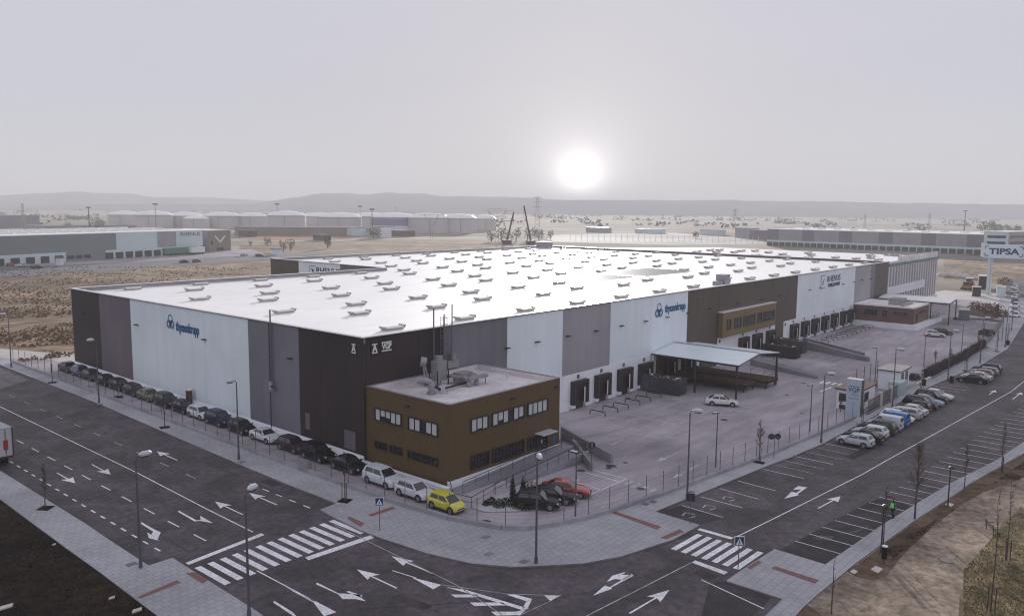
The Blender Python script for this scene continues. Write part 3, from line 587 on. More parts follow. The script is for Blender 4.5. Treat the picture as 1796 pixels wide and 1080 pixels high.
# ------------------------------------------------------------------ bronze annex
AX, AY, AH = 17.15, 12.0, 8.0
ax = thing('office_annex', 'bronze-clad two-storey office block on the near corner of the warehouse', 'office', (.25, 0, 0))
AW = AX-.25
GL = FR((0, 0, 0), (0, -1, 0), (-1, 0, 0)); GD = FR((0, -AY, 0), (1, 0, 0), (0, -1, 0)); GR = FR((AW, -AY, 0), (0, 1, 0), (1, 0, 0))
k = MB(); k.box(.3, AW-.3, -AY+.3, -.06, -1, 7.2); k.build('core', dark, ax)
k = MB(); k.box(.3, AW-.3, -AY+.3, -.05, 7.2, 7.45); k.build('roof', roofg, ax)
k = MB()
for i in range(7): pass
wl = MB(GL); wl.box(0, AY-.302, -.3, 0, -.2, AH); wl.build('wall', bronze, ax)
wl = MB(GD); wl.box(.0, AW, -.3, 0, .7, AH); wl.build('wall', bronze, ax)
wl = MB(GR); wl.box(.3, AY-.06, -.3, -.002, .7, AH); wl.build('wall', bronze, ax)
wl = MB(GR); wl.box(.0, AY-.06, -.3, -.01, -1.2, .7); wl.build('wall_base', band_p, ax)
k = MB(GD); k.box(-.0, AW, -.3, -.03, -1.3, .68); k.box(-.05, AW, -.02, .16, -1.3, .62); k.build('wall_base', band_p, ax)
k = MB()
for a, b in (((0.1, 0), (.1, -AY+.1)), ((.1, -AY+.1), (AW-.1, -AY+.1)), ((AW-.1, -AY+.1), (AW-.1, -.05)), ((.1, -.2), (AW-.1, -.2))): k.bar(Vector((*a, AH+.03)), Vector((*b, AH+.03)), .3, .06)
k.build('coping', greym, ax)
k = MB()
k.box(.302, AW-.302, -.35, -.07, 7.45, 8.02); k.box(AW-.5, AW-.302, -AY+.3, -.35, 7.45, 7.98); k.build('parapet_lining', roofg, ax)
def window(T, a0, a1, z0, z1, n, par, blinds, fm=dark, name='window'):
    k = MB(T); k.box(a0, a1, .0, .02, z0, z1); w = k.build(name, glass, par)
    k = MB(T); fw = .07
    k.box(a0-.09, a1+.09, .0, .14, z1, z1+.1); k.box(a0-.09, a1+.09, .0, .14, z0-.08, z0); k.box(a0-.09, a0, 0, .14, z0, z1); k.box(a1, a1+.09, 0, .14, z0, z1)
    for i in range(1, n): c = a0+(a1-a0)*i/n; k.box(c-fw/2, c+fw/2, .02, .09, z0, z1)
    k.build('window_frame', fm, w)
    for i in range(n):
        if blinds and blinds[i] > 0:
            c0 = a0+(a1-a0)*i/n+.07; c1 = a0+(a1-a0)*(i+1)/n-.07
            k = MB(T); k.box(c0, c1, .022, .035, z1-.04-(z1-z0-.08)*blinds[i], z1-.04); k.build('blind', blind, w)
    return w
window(GL, 1.5, 5.35, 4.82, 5.95, 5, ax, (1, .55, .6, .95, .95)); window(GL, 6.5, 10.4, 4.75, 5.9, 5, ax, (1, 1, 0, .95, 1))
window(GL, 1.5, 3.15, 1.95, 2.55, 3, ax, None, dockbr); window(GL, 3.75, 5.4, 1.95, 2.55, 3, ax, None, dockbr); window(GL, 6.4, 10.4, 1.9, 2.55, 6, ax, None, dockbr)
dx = -.25
window(GD, 3.15+dx, 5.5+dx, 4.85, 6.05, 3, ax, (1, .9, 1)); window(GD, 6.2+dx, 11+dx, 4.85, 6.05, 6, ax, (1, .7, 1, 0, 1, .9)); window(GD, 11.7+dx, 14.9+dx, 4.85, 6.05, 4, ax, (1, 1, 1, 1))
window(GD, 3.15+dx, 5.6+dx, 1.25, 2.42, 5, ax, None, dockbr); window(GD, 6.25+dx, 11+dx, 1.15, 2.42, 9, ax, None, dockbr); window(GD, 11.8+dx, 13.15+dx, 1.25, 2.4, 3, ax, (0, .0, 0))
k = MB(GD); k.box(13.25+dx, 14.95+dx, 0, .03, .7, 2.3); dr = k.build('entrance_door', glass, ax)
k = MB(GD); k.box(13.2+dx, 13.3+dx, 0, .12, .7, 2.4); k.box(14.9+dx, 15+dx, 0, .12, .7, 2.4); k.box(13.2+dx, 15+dx, 0, .12, 2.3, 2.42); k.box(14.05+dx, 14.15+dx, .03, .1, .7, 2.3); k.build('door_frame', dark, dr)
k = MB(GD); k.box(13.85+dx, 14.05+dx, .1, .13, 1.5, 1.8); k.build('notice', whitel, dr)
k = MB(GD); k.box(12.9+dx, 15.4+dx, 0, 1.2, 2.62, 2.72); k.build('door_canopy', lampw, ax)
k = MB(GD); k.box(16.05+dx, 16.5+dx, 0, .04, 1.0, 1.8); k.build('blue_sign', bluel, ax)
for T, a, z in ((GL, 6.3, 7.0), (GD, 8.9, 7.1), (GD, 16.2, 7.1)): k = MB(T); k.box(a-.3, a+.3, 0, .3, z-.05, z+.05); k.build('wall_lamp', dark, ax)
# roof plant on the annex
pl = thing('roof_plant', 'grey extraction ducts and fan housings on the bronze office roof', 'ductwork', (8, -4.6, 7.45))
def pp(name, mb, m=greym, sm=False): return mb.build(name, m, pl, sm)
P0 = Vector((8, -4.6, 7.45))
def lp(u, v, z): return G(u, v, z)-P0
fb = lp(770, 672, 7.6)
pp('fan_housing', MB().box(fb.x-.7, fb.x+.7, fb.y-.5, fb.y+.5, .5, 2.6)); pp('fan_housing', MB().tube([(fb.x, fb.y, 2.6), (fb.x, fb.y, 3.1)], .45, 10))
k = MB()
for sx in (-1, 1):
    for sy in (-1, 1): k.bar((fb.x+sx*.8, fb.y+sy*.6, 0), (fb.x+sx*.8, fb.y+sy*.6, 1.6), .1, .1)
pp('steel_frame', k, dark)
k = MB(); q = lp(757, 690, 7.5); k.tube([(q.x, q.y, 0), (q.x, q.y, .9), (q.x-.1, q.y+.15, 1.25), (q.x-.4, q.y+.5, 1.4), (q.x-.9, q.y+1.1, 1.35)], .33, 12); k.tube([(q.x, q.y, 0), (q.x, q.y, .2)], .5, 12); pp('duct_elbow', k, greym, False)
for uu in (775, 779): k = MB(); q = lp(uu, 690, 7.5); k.tube([(q.x, q.y, 0), (q.x, q.y, .6), (q.x+.2, q.y+.2, .85), (q.x+.5, q.y+.5, .7)], .1, 8); pp('small_pipe', k, lampw)
q = lp(746, 676, 7.5); k = MB(); k.tube([(q.x-.2, q.y+.5, 2.6), (q.x+.25, q.y+.1, 2.5)], .5, 14); k.tube([(q.x, q.y, 0), (q.x, q.y+.3, 2.3)], .1, 6); k.tube([(q.x+.4, q.y-.2, 0), (q.x+.1, q.y+.2, 2.3)], .1, 6); pp('round_vent', k)
k = MB(); a, b = lp(738, 671, 7.6), lp(776, 687, 7.6); a.z = b.z = .35; k.bar(a, b, .22, .22)
a, b = lp(735, 668, 7.6), lp(800, 662, 7.6); a.z = b.z = .3; k.bar(a, b, .15, .15); a, b = lp(770, 686, 7.6), lp(822, 672, 7.6); a.z = b.z = .3; k.bar(a, b, .18, .18)
a, b = lp(742, 657, 7.6), lp(770, 668, 7.6); a.z = 2.; b.z = .8; k.bar(a, b, .15, .15); pp('cable_tray', k, dark)
q = lp(812, 668, 7.6); k = MB(); k.prism([(q.x-1.6, q.y-.9), (q.x+1.2, q.y-.9), (q.x+1.2, q.y+.9), (q.x-1.6, q.y+.9)], .75, .95); k.prism([(q.x-.9, q.y-.6), (q.x+.9, q.y-.6), (q.x+.9, q.y+.6), (q.x-.9, q.y+.6)], .95, 1.15); k.prism([(q.x-1.1, q.y-.5), (q.x-.2, q.y-.5), (q.x-.2, q.y+.4), (q.x-1.1, q.y+.4)], .2, .75); pp('air_handler', k)
for uu, vv in ((822, 682), (836, 679)): k = MB(); q = lp(uu, vv-6, 7.6); k.tube([(q.x, q.y, 0), (q.x, q.y, .5), (q.x+.1, q.y+.3, .8), (q.x+.3, q.y+.9, .85)], .26, 10); pp('duct_elbow', k)
k = MB(); q = lp(838, 672, 7.6); k.box(q.x-1.5, q.x+1.3, q.y-.35, q.y+.35, .7, 1.0)
for s in (-1.4, 1.2): k.bar((q.x+s, q.y, 0), (q.x+s, q.y, .7), .1, .1)
pp('long_duct', k)
pp('mast_cable', MB().tube([tuple(lp(784, 692, 7.5)), tuple(lp(784, 692, 7.5)+Vector((0, 0, 6)))], .03, 4), dark)
k = MB(); q = G(889, 660, 7.6); k.tube([(q.x, q.y, 7.4), (q.x, q.y, 8.1)], .09); k.box(q.x-.2, q.x+.2, q.y-.1, q.y+.1, 8.1, 8.25)
tag(k.build('vent_pipe', lampw), 'lone white vent pipe standing towards the back of the bronze office roof', 'vent')
# ramp, railings and planter in front of the annex
rp = thing('access_ramp', 'concrete wheelchair ramp with steel railings leading to the office door', 'ramp')
k = MB(); a = [(-1.9, -14.2), (.5, -13.9), (12.5, -14.1), (17.4, -14.1), (17.4, -12.18), (.3, -12.18), (-1.9, -12.2)]
def wedge(mb, xs, zt, y0, y1, zb=-1.4):
    A = []
    for x, z in zip(xs, zt): A.append([mb.v((x, y0, zb)), mb.v((x, y1, zb)), mb.v((x, y1, z)), mb.v((x, y0, z))])
    for p, q in zip(A[:-1], A[1:]):
        for i in range(4): j = (i+1) % 4; mb.f([p[i], q[i], q[j], p[j]])
    mb.f(A[0]); mb.f(A[-1][::-1])
ramp_m = mat('ramp_concrete', (.27, .265, .30), .8, .1, 1, stain=.15)
wedge(k, (0, 12.6, 17.3), (.02, .68, .68), -13.65, -12.2); k.build('ramp_slab', ramp_m, rp)
k = MB(); wedge(k, (0.2, 12.6, 17.3), (.15, .82, .82), -13.85, -13.66); k.build('ramp_wall', ramp_m, rp)
k = MB(); wedge(k, (4.5, 17.3), (-.15, .45), -15.6, -13.9, -1.4); k.build('ramp_slab', ramp_m, rp)
k = MB(); wedge(k, (4.5, 17.35), (.0, .62), -15.85, -15.62, -1.5); k.build('ramp_wall', ramp_m, rp)
def railing(pts, par, h=1.0, n=1.6, name='railing', m=dark, mid=2):
    k = MB()
    for a, b in zip(pts[:-1], pts[1:]):
        a, b = Vector(a), Vector(b); c = max(1, int((b-a).length/n)); up = Vector((0, 0, h))
        k.tube([a+up, b+up], .035, 5)
        for j in range(1, mid): k.tube([a+up*j/mid, b+up*j/mid], .02, 4)
        for i in range(c+1): p = a+(b-a)*i/c; k.tube([p, p+up], .03, 4)
    return k.build(name, m, par)
railing([(0.2, -13.75, .1), (12.6, -13.75, .8), (15.3, -13.75, .8)], rp); railing([(15.5, -15.4, .5), (17.3, -15.4, .6), (17.3, -12.3, .7)], rp); railing([(2.2, -15.8, -.1), (5, -15.8, 0), (15.5, -15.8, .6)], rp); railing([(-.3, -12.6, .0), (-2.3, -15, 0), (-2.0, -16.9, 0), (4, -15.8, 0)], rp)
pb = drape('planting_bed', px([(828, 890), (850, 898), (905, 898), (942, 893), (960, 884), (935, 868), (905, 868), (870, 872)]), .06, planterm, kind='structure')
# retaining walls, goods ramps
def rwall(a, b, h0, h1, label, t=.3, m=None):
    a, b = Vector(a), Vector(b); d = (b-a).normalized(); n = Vector((-d.y, d.x))*t/2; k = MB()
    A = [k.v((*(p+s*n), z)) for p, hh in ((a, h0), (b, h1)) for s, z in ((-1, gz(p.x, p.y)-.4), (1, gz(p.x, p.y)-.4), (1, gz(p.x, p.y)+hh), (-1, gz(p.x, p.y)+hh))]
    k.f(A[:4]); k.f(A[4:][::-1])
    for i in range(4): j = (i+1) % 4; k.f([A[i], A[4+i], A[4+j], A[j]])
    return tag(k.build('retaining_wall', m or lightgrey_c), label, 'wall')
lightgrey_c = mat('grey_concrete_wall', (.24, .23, .25), .85, .1, 1, stain=.2)
rwall((17.6, -5.6), (19.6, -13.3), 1.3, .95, 'retaining wall beside the bronze office, farther of the two low ramp walls') if False else None
q = px([(985, 770), (1073, 812)]); rwall(q[0], q[1], 1.5, 1.0, 'low grey retaining wall nearest the first loading bay beside the bronze office')
q = px([(1005, 790), (1037, 826)]); rwall(q[0], q[1], 1.3, .9, 'short grey retaining wall ending at the round road sign by the office')
rwall((83, -5), (79.5, -17.5), 1.1, .5, 'goods ramp wall just beyond the gabled canopy, nearest of the long yard walls'); rwall((80.5, -3), (72.8, -17.8), 1.0, .4, 'goods ramp wall partly behind the gabled canopy posts') if False else None
rwall((107.5, -3.0), (101.5, -18.8), 1.7, .7, 'long grey goods ramp wall beyond the open-top containers'); rwall((111, -3.0), (107.3, -16.2), 1.6, .6, 'goods ramp wall farthest along the docks, by the last row of dock doors')
k = MB(); wedge(k, (0, 14.5), (1.3, -.0), -1.6, 1.6, -.6); o_ = k.build('goods_ramp', lightgrey_c, None, False, (109, -3.2, -1), R(-106)); tag(o_, 'sloping concrete goods ramp between the two far yard walls', 'ramp')
k = MB(); wedge(k, (0, 12.8), (1.1, -.0), -1.5, 1.5, -.6); o_ = k.build('goods_ramp', lightgrey_c, None, False, (84.8, -4.6, -1), R(-107)); tag(o_, 'sloping concrete goods ramp just beyond the gabled canopy', 'ramp')
# ------------------------------------------------------------------ gabled canopy and platforms
cp = thing('loading_canopy', 'white gabled steel canopy on black posts over the loading platforms', 'canopy')
x0, x1, xr = 56.4, 71.0, 63.4; y0, y1 = -.15, -14.4
k = MB()
for a, b, za, zb in ((x0, xr, 4.15, 5.0), (xr, x1, 5.0, 4.15)):
    A = [k.v(p) for p in ((a, y0, za), (b, y0, zb), (b, y1, zb), (a, y1, za), (a, y0, za-.1), (b, y0, zb-.1), (b, y1, zb-.1), (a, y1, za-.1))]
    k.f(A[:4]); k.f([A[7], A[6], A[5], A[4]]); k.f([A[0], A[4], A[5], A[1]]); k.f([A[3], A[2], A[6], A[7]]); k.f([A[0], A[3], A[7], A[4]]); k.f([A[1], A[5], A[6], A[2]])
k.build('canopy_roof', mat('canopy_sheet', (.74, .82, .86), .35, .04, .5, spec=.7), cp)
k = MB(); k.bar((xr, y0, 5.06), (xr, y1, 5.06), .25, .06); k.build('ridge_cap', greym, cp)
k = MB()
for x in (x0, x1): k.bar((x, y0, 3.97), (x, y1, 3.97), .16, .24)
for y in (-1, -7.5, y1+.15):
    for a, b, za, zb in ((x0, xr, 3.95, 4.8), (xr, x1, 4.8, 3.95)): k.bar((a, y, za), (b, y, zb), .14, .22)
k.build('canopy_beam', dark, cp)
for x in (x0+.2, x1-.2):
    for y in (-1, -7.5, y1+.3): MB().bar((x, y, -1.1), (x, y, 3.9), .24, .24).build('post', dark, cp)
MB().bar((x0-.2, -.5, -1.1), (x0-.2, -.5, 3.9), .14, .14).build('post', whitel, cp)
MB().bar((x0+.9, -.4, -1.1), (x0+.9, -.4, 3.9), .14, .14).build('post', whitel, cp)
def platform(x0, x1, y0, y1, zt, label):
    t = thing('loading_platform', label, 'platform')
    MB().box(x0, x1, y0, y1, zt-.12, zt).build('deck', timber, t)
    k = MB(); k.box(x0, x1, y0, y0+.12, zt-.5, zt-.12); k.box(x0, x0+.12, y0, y1, zt-.5, zt-.12); k.box(x1-.12, x1, y0, y1, zt-.5, zt-.12); k.build('side_beam', dockbr, t)
    for x in (x0+.3, x1-.3):
        for y in (y0+.4, (y0+y1)/2, y1-.4): MB().bar((x, y, -1), (x, y, zt-.4), .2, .2).build('leg', dark, t)
    return t
t1_ = platform(61.6, 65.4, -13.2, -.2, .25, 'brown-decked lower loading platform under the gabled canopy'); t2_ = platform(66.4, 70.4, -14.6, -.2, .3, 'brown-decked longer loading platform on the far side under the gabled canopy')
railing([(66.4, -14.5, .3), (70.4, -14.5, .3), (70.4, -10, .3)], t2_, .7)
t3_ = platform(72.6, 77.4, -5, -.2, -.2, 'low dark loading platform just beyond the gabled canopy') if False else None
# ------------------------------------------------------------------ containers in the yard
def skip(name, label, loc, rz, l, w, h, m, fill, ribs_=10):
    t = thing(name, label, 'container', loc, rz)
    k = MB(); k.box(-l/2, l/2, -w/2, -w/2+.08, .15, h); k.box(-l/2, l/2, w/2-.08, w/2, .15, h); k.box(-l/2, -l/2+.08, -w/2, w/2, .15, h); k.box(l/2-.08, l/2, -w/2, w/2, .15, h); k.box(-l/2, l/2, -w/2, w/2, .12, .2); k.build('tub', m, t)
    for i in range(ribs_):
        x = -l/2+l*(i+.5)/ribs_; k = MB(); k.box(x-.06, x+.06, -w/2-.09, -w/2, .15, h-.1); k.build('rib', m, t); k = MB(); k.box(x-.06, x+.06, w/2, w/2+.09, .15, h-.1); k.build('rib', m, t)
    for i in range(4):
        y = -w/2+w*(i+.5)/4
        for s in (-1, 1): k = MB(); k.box(min(s*l/2, s*(l/2+.09)), max(s*l/2, s*(l/2+.09)), y-.06, y+.06, .15, h-.1); k.build('rib', m, t)
    k = MB(); k.bar((-l/2, -w/2, h), (l/2, -w/2, h), .14, .12); k.bar((-l/2, w/2, h), (l/2, w/2, h), .14, .12); k.bar((-l/2, -w/2, h), (-l/2, w/2, h), .14, .12); k.bar((l/2, -w/2, h), (l/2, w/2, h), .14, .12); k.build('rim', m, t)
    if fill:
        k = MB(); rnd = random.Random(3)
        for i in range(46):
            c = Vector((rnd.uniform(-l/2+.5, l/2-.5), rnd.uniform(-w/2+.4, w/2-.4), h-.25+rnd.uniform(-.15, .25))); d = Vector((rnd.uniform(-1, 1), rnd.uniform(-1, 1), rnd.uniform(-.3, .3))).normalized()*rnd.uniform(.3, .8); k.bar(c-d, c+d, rnd.uniform(.08, .3), rnd.uniform(.04, .2), rnd.choice((0, 0, 0, 1, 2)))
        o = k.build('waste', [timber, mat('card', (.28, .19, .13), .9), whitel], t); o['kind'] = 'stuff'
        MB().box(-l/2+.1, l/2-.1, -w/2+.1, w/2-.1, h-.6, h-.35).build('waste_bed', timber, t)
    return t
skipm = mat('grey_blue_container_paint', (.075, .072, .095), .6, .25, 3, stain=.3)
skip('waste_container', 'grey-blue open waste container full of scrap wood beside the canopy', (54.0, -3.6, -1), R(-88), 6.6, 2.5, 2.3, skipm, True)
cagem = mat('dark_cage_paint', (.04, .032, .036), .6, .2, 3)
skip('open_container', 'dark ribbed open-top container, nearer of the two by the goods ramp', (95.6, -4.8, -1), R(-90), 6.4, 2.5, 2.1, cagem, True, 14)
skip('open_container', 'grey ribbed open-top container, farther of the two by the goods ramp', (102.2, -3.7, -1), R(-90), 6.0, 2.5, 2.3, mat('grey_cage_paint', (.085, .085, .09), .6, .2, 3), True, 14)
# dock wheel guides
gm = MB(); gm.tube([(0, 0, 0), (0, 0, .5), (0, -.2, .62), (0, -2.2, .62), (0, -2.4, .5), (0, -2.4, 0)], .07, 6)
gme = gm.mesh('wheel_guide', dark); kk = 0
for c in docks:
    if 56 < c < 70: continue
    for s in (-1.5, 1.5):
        x = c+s; o = ob('wheel_guide', gme, None, (x, -3.2-(.25 if x > 100 else 0), gz(x, -3)))
        nth = ['first', 'second', 'third', 'fourth', 'fifth', 'sixth', 'seventh'][[d for d in docks if not 56 < d < 70 and (d < 60) == (c < 60) and (d > 105) == (c > 105)].index(c)]
        grp = 'beside the bronze office' if c < 60 else ('beyond the gabled canopy' if c < 105 else 'in the farthest dock row')
        tag(o, 'steel wheel guide, %s side of the %s dock door %s' % ('near' if s < 0 else 'far', nth, grp), 'wheel guide', 'truck wheel guides in front of the dock doors')
# ------------------------------------------------------------------ cars
tyre = mat('tyre_rubber', (.015, .015, .016), .85, .1, 9); rimm = mat('alloy_rim', (.30, .30, .32), .35, .1, 9, metal=.6)
lensm = mat('headlamp_lens', (.55, .56, .58), .12, .05, 5, spec=.8); redl = mat('tail_lens', (.20, .012, .01), .2, .1, 5); trim = mat('black_trim', (.02, .02, .022), .6, .1, 5)
plate_m = mat('number_plate', (.55, .55, .52), .5, .05, 5)
CT = {  # length, half width, height, belt, wheelbase front/rear, stations x: z_top ; cabin base/roof x
 'hatch': dict(L=4.1, w=.87, H=1.47, wx=(-1.22, 1.28), st=[(-2.05, .55), (-1.98, .93), (-1.6, .98), (0, .95), (.85, .93), (1.35, .86), (1.8, .74), (2.0, .58), (2.05, .45)], cb=(-1.98, .98), cr=(-1.55, .28)),
 'city': dict(L=3.5, w=.80, H=1.48, wx=(-1.05, 1.18), st=[(-1.75, .55), (-1.7, .92), (-1.3, .97), (0, .97), (.8, .95), (1.2, .86), (1.6, .72), (1.75, .5)], cb=(-1.7, 1.1), cr=(-1.35, .35)),
 'saloon': dict(L=4.6, w=.90, H=1.43, wx=(-1.35, 1.42), st=[(-2.3, .5), (-2.25, .92), (-1.6, 1.0), (0, .94), (.9, .92), (1.5, .84), (2.05, .72), (2.25, .55), (2.3, .4)], cb=(-1.85, 1.0), cr=(-1.0, .25)),
 'coupe': dict(L=4.4, w=.88, H=1.38, wx=(-1.3, 1.36), st=[(-2.2, .5), (-2.15, .92), (-1.6, .97), (0, .92), (.8, .90), (1.4, .83), (1.95, .72), (2.15, .55), (2.2, .4)], cb=(-1.8, .85), cr=(-.85, .15)),
 'suv': dict(L=4.45, w=.92, H=1.66, wx=(-1.3, 1.36), st=[(-2.22, .6), (-2.16, 1.02), (-1.7, 1.1), (0, 1.06), (.9, 1.03), (1.5, .96), (2.0, .86), (2.18, .66), (2.22, .5)], cb=(-2.12, 1.05), cr=(-1.75, .35)),
 'estate': dict(L=4.55, w=.88, H=1.46, wx=(-1.32, 1.4), st=[(-2.27, .5), (-2.22, .92), (-1.7, .96), (0, .93), (.9, .91), (1.5, .83), (2.0, .72), (2.22, .55), (2.27, .4)], cb=(-2.2, 1.0), cr=(-1.8, .25)),
 'van': dict(L=4.3, w=.90, H=1.83, wx=(-1.25, 1.38), st=[(-2.15, .5), (-2.13, 1.05), (-1.2, 1.08), (0, 1.06), (1.0, 1.02), (1.5, .92), (1.95, .78), (2.12, .6), (2.15, .45)], cb=(-2.12, 1.35), cr=(-2.05, .55)),
}
def make_car(kind):
    c = CT[kind]; t = thing('parked_car', 'proto', 'car'); w, Hc = c['w'], c['H']; P = paint('car_paint', (.5, .5, .5))
    k = MB(); rings = []
    def taper(x): a = abs(x)/(c['L']/2); return w*(1-.16*max(0, a-.72)**2/.0784)
    for x, zt in c['st']:
        ww = taper(x); zb = .2 if abs(x) < c['L']/2-.1 else .26
        ring = [(.75*ww, zb), (.985*ww, zb+.1), (ww, zb+.1+(zt-zb)*.35), (.985*ww, zb+(zt-zb)*.82), (.90*ww, zt-.03), (.6*ww, zt)]
        ring = ring+[(-y, z) for y, z in ring[::-1]]; rings.append([k.v((x, y, z)) for y, z in ring])
    for a, b in zip(rings[:-1], rings[1:]):
        for i in range(12): j = (i+1) % 12; k.f([a[i], a[j], b[j], b[i]])
    k.f(rings[0]); k.f(rings[-1][::-1])
    me = k.mesh('body', P, True); me.set_sharp_from_angle(angle=R(38)); body = ob('body', me, t)
    def zt(x):
        s = c['st']
        for (a, za), (b, zb) in zip(s[:-1], s[1:]):
            if a <= x <= b: return za+(zb-za)*(x-a)/(b-a)
        return s[0][1]
    b0, b1 = c['cb']; r0, r1 = c['cr']; wb, wr = w*.90, w*.70
    zb0, zb1 = zt(b0)-.05, zt(b1)-.04; zm = max(zb0, zb1)
    A = {'rb': (b0, wb, zb0), 'fb': (b1, wb, zb1), 'rt': (r0, wr, Hc-.04), 'ft': (r1, wr, Hc-.05), 'mt': ((r0+r1)/2, wr*1.03, Hc-.01)}
    L_ = {n: Vector(p) for n, p in A.items()}; Rr = {n: Vector((p[0], -p[1], p[2])) for n, p in A.items()}
    k = MB()
    for D in (L_, Rr): k.poly([D['rb'], D['fb'], D['ft'], D['mt'], D['rt']])
    k.poly([L_['rb'], Rr['rb'], Rr['rt'], L_['rt']]); k.poly([L_['fb'], Rr['fb'], Rr['ft'], L_['ft']])
    rc = [(x, y*.55, Hc+dz) for x, y, dz in ((r0, wr, -.01), (r0, -wr, -.01))]
    def mid(D, n, dz=.03): p = D[n]; return Vector((p.x, p.y*.5, p.z+dz))
    rows = [[D[n] if not q else mid(D, n) for D, q in ((L_, 0), (L_, 1), (Rr, 1), (Rr, 0))] for n in ('rt', 'mt', 'ft')]
    for a, b in zip(rows[:-1], rows[1:]):
        for i in range(3): k.poly([a[i], a[i+1], b[i+1], b[i]])
    k.poly([rows[0][0], rows[0][1], rows[0][2], rows[0][3]]); k.poly([rows[2][0], rows[2][1], rows[2][2], rows[2][3]])
    k.build('cabin', P, t)
    def pane(q, s0, s1, t0, t1, name, par=t, m=glass):
        q = [Vector(x) for x in q]; f = lambda s, u: (q[0]*(1-s)+q[1]*s)*(1-u)+(q[3]*(1-s)+q[2]*s)*u
        n = (q[1]-q[0]).cross(q[3]-q[0]).normalized(); cc = (q[0]+q[2])/2-Vector((0, 0, .9))
        if n.dot(cc) < 0: n = -n
        g = MB(); g.poly([f(s, u)+n*.012 for s, u in ((s0, t0), (s1, t0), (s1, t1), (s0, t1))]); return g.build(name, m, par)
    pane([L_['fb'], Rr['fb'], Rr['ft'], L_['ft']], .05, .95, .06, .93, 'windscreen')
    pane([L_['rb'], Rr['rb'], Rr['rt'], L_['rt']], .1, .9, .35 if kind in ('suv', 'van', 'hatch', 'city', 'estate') else .15, .9, 'rear_window')
    for D in (L_, Rr):
        q = [D['rb'], D['fb'], D['ft'], D['rt']]
        if kind == 'van': pane(q, .68, .95, .34, .88, 'side_window')
        else:
            pane(q, .1, .5, .26, .88, 'side_window'); pane(q, .535, .93, .24, .88, 'side_window')
    for wxx in c['wx']:
        for s in (-1, 1):
            k = MB(); y = s*(w-.11); k.tube([(wxx, y-.1, .32), (wxx, y+.1, .32)], .32, 14); wh_ = k.build('wheel', tyre, t)
            k = MB(); k.tube([(wxx, y+s*.1, .32), (wxx, y+s*.125, .32)], [.22, .19], 10); k.build('rim', rimm, wh_)
            k = MB(); k.tube([(wxx, s*(w-.26), .36), (wxx, s*(w+.004), .36)], .39, 14); k.build('wheel_arch', trim, t)
    fx = c['L']/2; f = lambda x: taper(x)
    for s in (-1, 1):
        k = MB(); z = zt(fx-.25)-.12; k.bar((fx-.34, s*f(fx-.1)*.93, z), (fx-.06, s*f(fx-.1)*.68, z-.02), .16, .14); k.build('headlight', lensm, t)
        k = MB(); z = zt(-fx+.06)-.16; k.bar((-fx+.03, s*f(fx-.1)*.95, z), (-fx+.01, s*f(fx-.1)*.66, z), .12, .2); k.build('tail_light', redl, t)
        k = MB(); k.box(b1-.35, b1-.2, s*w*1.0-.06 if s > 0 else s*w-.14, s*w+.14 if s > 0 else s*w+.06, zm-.02, zm+.13); k.build('mirror', P, t)
    for s in (-1, 1): MB().box(c['wx'][0]+.42, c['wx'][1]-.42, s*w-.02, s*w+.006, .2, .36).build('sill', trim, t); MB().box(b1-1.15, b1-1.12, min(s*w*.985, s*(w*.985+.008)), max(s*w*.985, s*(w*.985+.008)), .4, zm-.1).build('door_seam', trim, t)
    k = MB(); k.box(fx-.06, fx+.012, -.42, .42, .42, .52); k.box(fx-.06, fx+.008, -.6, .6, .25, .34); k.build('grille', trim, t)
    MB().box(fx-.02, fx+.024, -.26, .26, .35, .42).build('number_plate', plate_m, t); MB().box(-fx-.02, -fx+.03, -.26, .26, .5, .6).build('number_plate', plate_m, t)
    MB().box(-fx-.012, -fx+.05, -.72*w, .72*w, .24, .4).build('rear_bumper', trim, t)
    return t
PROTO = {}
def car(kind, col, x, y, head, label, group=None, z=0):
    pm = paint('car_paint_%02d_%02d_%02d' % tuple(int(v*99) for v in col), col) if not isinstance(col, bpy.types.Material) else col
    if kind not in PROTO: PROTO[kind] = make_car(kind); t = PROTO[kind]; PROTO[kind+'_used'] = False
    if not PROTO[kind+'_used']: t = PROTO[kind]; PROTO[kind+'_used'] = True
    else: t = copy_tree(PROTO[kind])
    t.location = (x, y, gz(x, y)+z+.012); t.rotation_euler = (0, 0, R(head)); t['label'] = label; t['category'] = 'van' if kind == 'van' else 'car'
    if group: t['group'] = group
    elif 'group' in t: del t['group']
    sl_ = math.atan((gz(x+1, y)-gz(x-1, y))/2)
    for ch in t.children:
        if ch.name.split('.')[0] in ('body', 'cabin', 'mirror'):
            ch.material_slots[0].link = 'OBJECT'; ch.material_slots[0].material = pm
    return t
blk = (.008, .008, .01); wht = (.62, .64, .68); nav = (.012, .018, .05); slv = (.32, .33, .36); mar = (.055, .02, .03); grn = (.09, .10, .03); dgr = (.012, .02, .016); gry = (.05, .05, .056); blu = (.02, .04, .14)
